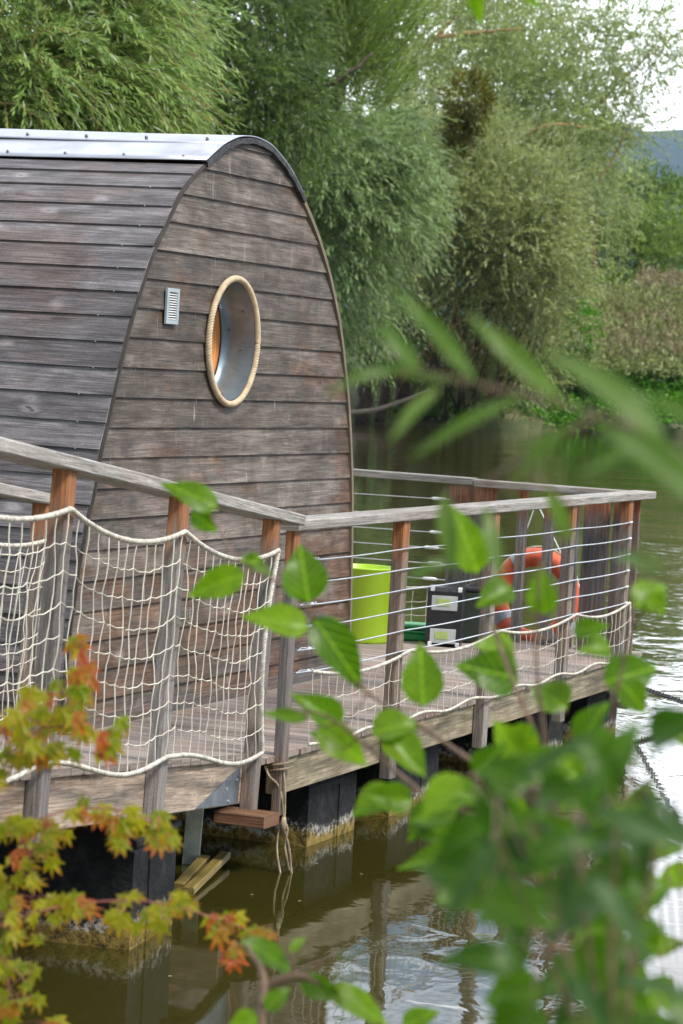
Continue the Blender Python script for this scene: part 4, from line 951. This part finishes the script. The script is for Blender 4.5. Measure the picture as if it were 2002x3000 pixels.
# ovate-leaved shrub
main = [[(1690, 3150, 3.0), (1650, 2800, 3.0), (1630, 2400, 3.1), (1580, 2180, 3.15), (1500, 1990, 3.2), (1430, 1800, 3.3), (1390, 1640, 3.3)],
        [(1600, 2330, 3.1), (1400, 2240, 3.2), (1240, 2130, 3.3), (1080, 2030, 3.4), (960, 1890, 3.4), (900, 1770, 3.4)],
        [(1640, 2600, 3.0), (1450, 2420, 3.1), (1250, 2330, 3.2), (1080, 2190, 3.3), (960, 2100, 3.3), (860, 2080, 3.3)],
        [(1640, 2560, 3.), (1760, 2300, 3.), (1800, 2060, 3.), (1850, 1850, 3.)],
        [(1640, 2500, 3.05), (1600, 2200, 3.0), (1570, 1900, 3.), (1585, 1640, 3.)],
        [(1660, 2800, 3.0), (1500, 2680, 3.), (1350, 2560, 3.1)]]
lv = [(905, 1765, 878, 1590, 128, 3.4), (905, 1845, 712, 1795, 100, 3.4), (915, 1810, 1072, 2020, 118, 3.4), (1240, 2070, 1232, 1880, 118, 3.4), (1520, 1990, 1345, 1945, 130, 3.3), (1510, 1930, 1400, 1880, 110, 3.35), (1600, 1800, 1580, 1660, 88, 3.0), (1400, 1680, 1330, 1480, 105, 3.2), (1500, 1720, 1400, 1770, 90, 3.3), 
      (1770, 2000, 1935, 1950, 130, 3.1), (1790, 1900, 1700, 1900, 80, 3.1), (1860, 1780, 1960, 1700, 100, 2.8), (1900, 1740, 1950, 1800, 60, 2.8), (1000, 2130, 865, 2030, 95, 3.4), (900, 2110, 765, 2085, 48, 3.35), (930, 2130, 1080, 2240, 100, 3.35), (1010, 2190, 910, 2140, 70, 3.35), (1090, 2150, 1240, 2110, 100, 3.3), (1130, 2150, 1250, 2275, 110, 3.3), (1150, 2310, 1030, 2390, 95, 3.2), (1210, 2350, 1060, 2330, 90, 3.2),
      (1290, 2350, 1190, 2460, 90, 3.2), (1290, 2310, 1440, 2350, 95, 3.1), (1280, 2400, 1400, 2290, 70, 3.2), (1340, 2440, 1200, 2430, 80, 3.2), (1400, 2500, 1160, 2530, 85, 3.1), (1450, 2540, 1590, 2470, 90, 3.1), (1500, 2600, 1380, 2600, 70, 3.1), (1660, 2080, 1560, 2000, 110, 3.1), (1640, 2180, 1700, 2330, 110, 3.1), (1700, 2180, 1780, 2050, 90, 3.0), (1520, 2220, 1450, 2110, 90, 3.1), (1560, 2120, 1500, 2260, 100, 3.1), (1680, 1850, 1780, 1830, 60, 3.1), (1540, 2560, 1650, 2460, 100, 3.0),
      (760, 1650, 715, 1625, 40, 3.6), (1570, 2640, 1470, 2720, 90, 3.0), (1820, 2000, 1900, 2090, 90, 3.0), (1850, 2560, 1760, 2480, 80, 3.0), (1860, 2350, 1910, 2280, 34, 3.2)]
leafy('leafy_branch', 'bright green ovate-leaved branch crossing the right railing in the foreground', 'branch', main, lv, FGL, M['twig'], 3.2)
lv2 = [(640, 1490, 475, 1405, 80, 3.7), (560, 1500, 640, 1560, 60, 3.7), (720, 1680, 545, 1745, 90, 3.6), (700, 1640, 810, 1680, 60, 3.6)]
leafy('leafy_branch', 'thin sprig with four green leaves in front of the corner of the two railings', 'branch', [[(900, 1770, 3.45), (800, 1700, 3.55), (700, 1640, 3.6), (620, 1520, 3.7), (540, 1450, 3.7)]], lv2, FGL, M['twig'], 3.6, r0=.002)
lv3 = [(700, 2760, 890, 2850, 85, 3.3), (880, 2870, 1010, 2930, 70, 3.3), (960, 2890, 1160, 3010, 85, 3.3), (850, 2790, 900, 2735, 28, 3.3), (760, 2990, 660, 3010, 80, 3.3), (780, 2960, 850, 2890, 60, 3.2), (1180, 3010, 1290, 2960, 70, 3.3)]
leafy('leafy_shoot', 'green leafy shoot rising on a brown stem at the bottom centre', 'branch', [[(765, 3150, 3.2), (768, 2990, 3.2), (772, 2860, 3.25), (720, 2770, 3.3)], [(768, 2900, 3.3), (860, 2860, 3.3), (950, 2890, 3.3), (1100, 3000, 3.3)]], lv3, FGL, M['twig'], 3.3, r0=.007)
lv4 = [(1395, -60, 1405, 78, 50, 3.2), (1500, -50, 1590, 25, 45, 3.2), (2010, 440, 1930, 470, 40, 3.0)]
leafy('leafy_branch', 'two green leaf tips hanging in at the top edge', 'branch', [[(1900, -400, 3.2), (1600, -200, 3.2), (1390, -70, 3.2)]], lv4[:2], FGL, M['twig'], 3.2)
# blurred willow sprig close to the lens
wl = [(1400, 1125, 1150, 830, 66, 1.75), (1230, 1090, 1105, 935, 66, 1.8), (1650, 1180, 1370, 915, 74, 1.7), (1960, 1300, 1600, 985, 105, 1.45), (1340, 1120, 1000, 1060, 46, 1.8), (1290, 1130, 1140, 1290, 52, 1.8), (1540, 1150, 1190, 1340, 46, 1.7), (1690, 1230, 1490, 1410, 46, 1.7), (1930, 1290, 1690, 1390, 46, 1.6), (1150, 1090, 960, 1130, 36, 1.8), (2080, 1480, 1760, 1230, 130, 1.35), (2100, 1250, 1900, 1160, 60, 1.5), (1300, 1440, 1330, 1680, 70, 2.), (1420, 1480, 1470, 1700, 60, 2.), (1600, 1420, 1680, 1600, 55, 2.), (1330, 1640, 1190, 1690, 46, 2.), (1960, 1680, 1790, 1610, 80, 1.9)]
leafy('willow_sprig', 'strongly blurred grey-green willow sprig with long narrow leaves, middle right', 'branch', [[(2300, 1620, 1.4), (2050, 1380, 1.5), (1850, 1250, 1.6), (1600, 1170, 1.7), (1380, 1120, 1.8), (1200, 1080, 1.8)], [(1750, 1220, 1.7), (1560, 1330, 1.85), (1400, 1420, 2.), (1310, 1440, 2.)]], wl, WIL, M['twig'], 1.7, 'lance', r0=.002)
# dense dark blurred foliage lower right
def mass(label, n, box, Y0, Y1, wpx, lpx, mat, kind, seed, holes=()):
    rr = random.Random(seed); lv = []
    while len(lv) < n:
        x, y = rr.uniform(box[0], box[1]), rr.uniform(box[2], box[3])
        if any(((x-hx)/a)**2+((y-hy)/bq)**2 < 1 for hx, hy, a, bq in holes): continue
        if x < 1400 and y > 2650: continue
        th = rr.uniform(-.9, 3.6); l_ = lpx*rr.uniform(.7, 1.2)
        lv.append((x, y, x+l_*math.cos(th), y+l_*math.sin(th), wpx*rr.uniform(.7, 1.2), rr.uniform(Y0, Y1)))
    st = []
    Ym = (Y0+Y1)/2; cx = (box[0]+box[1])/2
    for k in range(5):
        x1 = box[0]+(box[1]-box[0])*(k+.5)/5; st.append([(cx+150, 3300, Ym), ((cx+x1)/2+60, 2850, Ym), (x1+20, 2500, Ym), (x1, box[2]+60+60*(k % 3), Ym)])
    return leafy('leafy_branch', label, 'branch', st, lv, mat, M['twig'], Ym, kind, r0=.0016)
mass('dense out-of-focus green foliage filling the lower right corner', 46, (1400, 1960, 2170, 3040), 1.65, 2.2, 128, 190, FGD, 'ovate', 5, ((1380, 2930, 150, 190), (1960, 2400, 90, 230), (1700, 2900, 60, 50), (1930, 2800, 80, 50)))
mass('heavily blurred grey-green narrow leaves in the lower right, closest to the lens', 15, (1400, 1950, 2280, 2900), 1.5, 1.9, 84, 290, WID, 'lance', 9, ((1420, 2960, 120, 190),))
mass('bright yellow-green leaves scattered among the darker mass at the lower right', 24, (1330, 1950, 2200, 2950), 2.5, 2.9, 100, 145, FGL, 'ovate', 21, ((1420, 2900, 190, 190), (1930, 2400, 70, 200)))
mass('green leaves near the right frame edge below the chains', 16, (1830, 2030, 2120, 3000), 2.6, 3., 90, 120, FGL, 'ovate', 12, ((1940, 2300, 70, 60),))
# Japanese maple at the left
MAP = leafmat('maple_leaf', (.36, .31, .012), (.19, .23, .012), trans=.5, vein=True, tc_=(.46, .15, .02), rough=.45)
MAPR = leafmat('red_maple_leaf', (.38, .085, .03), (.30, .18, .02), trans=.5, vein=True, tc_=(.60, .08, .03), rough=.45)
def maple_branch(label, stems, clusters, Yq):
    S = [smooth(px(*s_), 8) for s_ in stems]; root = thing('maple_branch', label, 'branch', S[0][0]); b = MB(); f = MB()
    for l in S: b.tube(l, [.0022*(1-.5*i/(len(l)-1)) for i in range(len(l))], 6)
    for (x0, y0, sx, sy, n, red) in clusters:
        for k in range(max(3, int(n*.78))):
            p = at(x0+R.gauss(0, sx*.5), y0+R.gauss(0, sy*.5), Y=Yq+R.uniform(-.12, .12)); q = nearest(p, S)
            dv = Vector((R.uniform(-.7, .9), R.uniform(-.4, .2), R.uniform(-1.2, .1))); sz = R.uniform(.026, .036)
            b.tube([q, q.lerp(p, .5)+UP*.004, p], .0006, 4)
            maple(f, p, dv, (toC(p)*.6+UP*.9+Vector((R.uniform(-.5, .5), 0, 0))), sz, R.random()); f.mi[-(20):] = [1 if R.random() < (red if red > .75 else red*.6) else 0]*20
    b.build('stem', M['redtwig'], root, True); fo = f.build('foliage', [MAP, MAPR], root)
maple_branch('upper maple branch with red tip leaves and olive cluster in front of the net', [[(-150, 2330, 4.2), (60, 2180, 4.2), (180, 2080, 4.2), (225, 1960, 4.2), (240, 1880, 4.2)], [(120, 2130, 4.2), (240, 2130, 4.2), (310, 2160, 4.2)]],
    ((238, 1885, 34, 20, 4, 1.), (245, 1965, 40, 40, 7, .9), (150, 2060, 110, 60, 22, .25), (60, 2150, 90, 90, 22, .2), (230, 2090, 80, 60, 14, .25), (320, 2170, 60, 50, 9, .3), (130, 2200, 90, 60, 12, .2), (10, 2250, 50, 50, 7, .1)), 4.2)
maple_branch('middle maple branch arching over the gangway beam with orange and yellow leaves', [[(-150, 2520, 4.4), (40, 2430, 4.4), (220, 2370, 4.4), (380, 2380, 4.4), (500, 2450, 4.4)], [(60, 2440, 4.4), (100, 2560, 4.4), (80, 2700, 4.4)]],
    ((60, 2420, 110, 50, 18, .55), (130, 2460, 90, 60, 14, .3), (240, 2370, 60, 30, 8, .6), (350, 2400, 80, 40, 12, .4), (455, 2410, 60, 40, 9, .6), (490, 2460, 40, 40, 6, .5), (40, 2560, 60, 60, 8, .2), (110, 2590, 50, 50, 6, .15), (340, 2450, 30, 30, 3, .4)), 4.4)
maple_branch('lower maple branch reaching right over the dark water with orange tips', [[(-150, 2800, 4.3), (30, 2700, 4.3), (220, 2650, 4.3), (420, 2640, 4.3), (600, 2680, 4.3), (770, 2740, 4.3)], [(30, 2700, 4.3), (20, 2850, 4.3), (60, 3050, 4.3)]],
    ((190, 2670, 60, 40, 8, .3), (265, 2640, 40, 30, 5, .7), (360, 2670, 70, 50, 9, .2), (470, 2660, 60, 50, 8, .4), (545, 2650, 40, 40, 6, .7), (650, 2700, 60, 40, 8, .9), (740, 2740, 50, 40, 6, 1.), (50, 2720, 60, 60, 9, .15), (30, 2830, 60, 80, 12, .25), (50, 2940, 60, 60, 12, .2), (140, 2990, 60, 30, 5, .5), (20, 2620, 50, 40, 6, .2), (700, 2790, 40, 30, 3, .8)), 4.3)

b = MB(); p = at(338, 2759, z=.004); ovate(b, p-Vector((.012, 0, 0)), p+Vector((.012, .01, 0)), UP, .014, fold=.05, curl=.02); tag(b.build('floating_leaf', plain('yellow_leaf', (.5, .42, .06), .6)), 'small yellow leaf floating on the dark water in front of the big float', 'leaf')
for k, (x_, y_) in enumerate(((930, 2530), (640, 2720), (880, 2640), (1060, 2560), (500, 2860), (740, 2620))):
    b = MB(); p = at(x_, y_, z=.004); ovate(b, p-Vector((.008, 0, 0)), p+Vector((.006, .008*(-1)**k, 0)), UP, .008, fold=.05, curl=.02); tag(b.build('water_scrap', plain('dry_leaf_scrap', (.42, .38, .26), .7) if k == 0 else bpy.data.materials['dry_leaf_scrap']), 'tiny pale dry leaf scrap drifting on the open water beside the raft', 'leaf', 'leaf scraps on the water')
# ------------------------------------------------------------ air
b = MB(); b.box((-1700, -70, -3), (3400, 0, 0), (0, 2000, 0), (0, 0, 232))
hm = bpy.data.materials.new('haze_air'); hm.use_nodes = True; hn = hm.node_tree; hn.nodes.clear()
ho = hn.nodes.new('ShaderNodeOutputMaterial'); hv = hn.nodes.new('ShaderNodeVolumePrincipled'); hv.inputs['Color'].default_value = (.62, .78, 1, 1); hv.inputs['Density'].default_value = .00007
hn.links.new(hv.outputs[0], ho.inputs['Volume']); tag(b.build('haze', hm), 'thin blue haze of air over the lake', 'haze', kind='stuff')

for o in list(sc.objects):
    if o.type == 'MESH' and o.parent is None and 'kind' not in o and 'label' not in o: print('UNTAGGED', o.name)
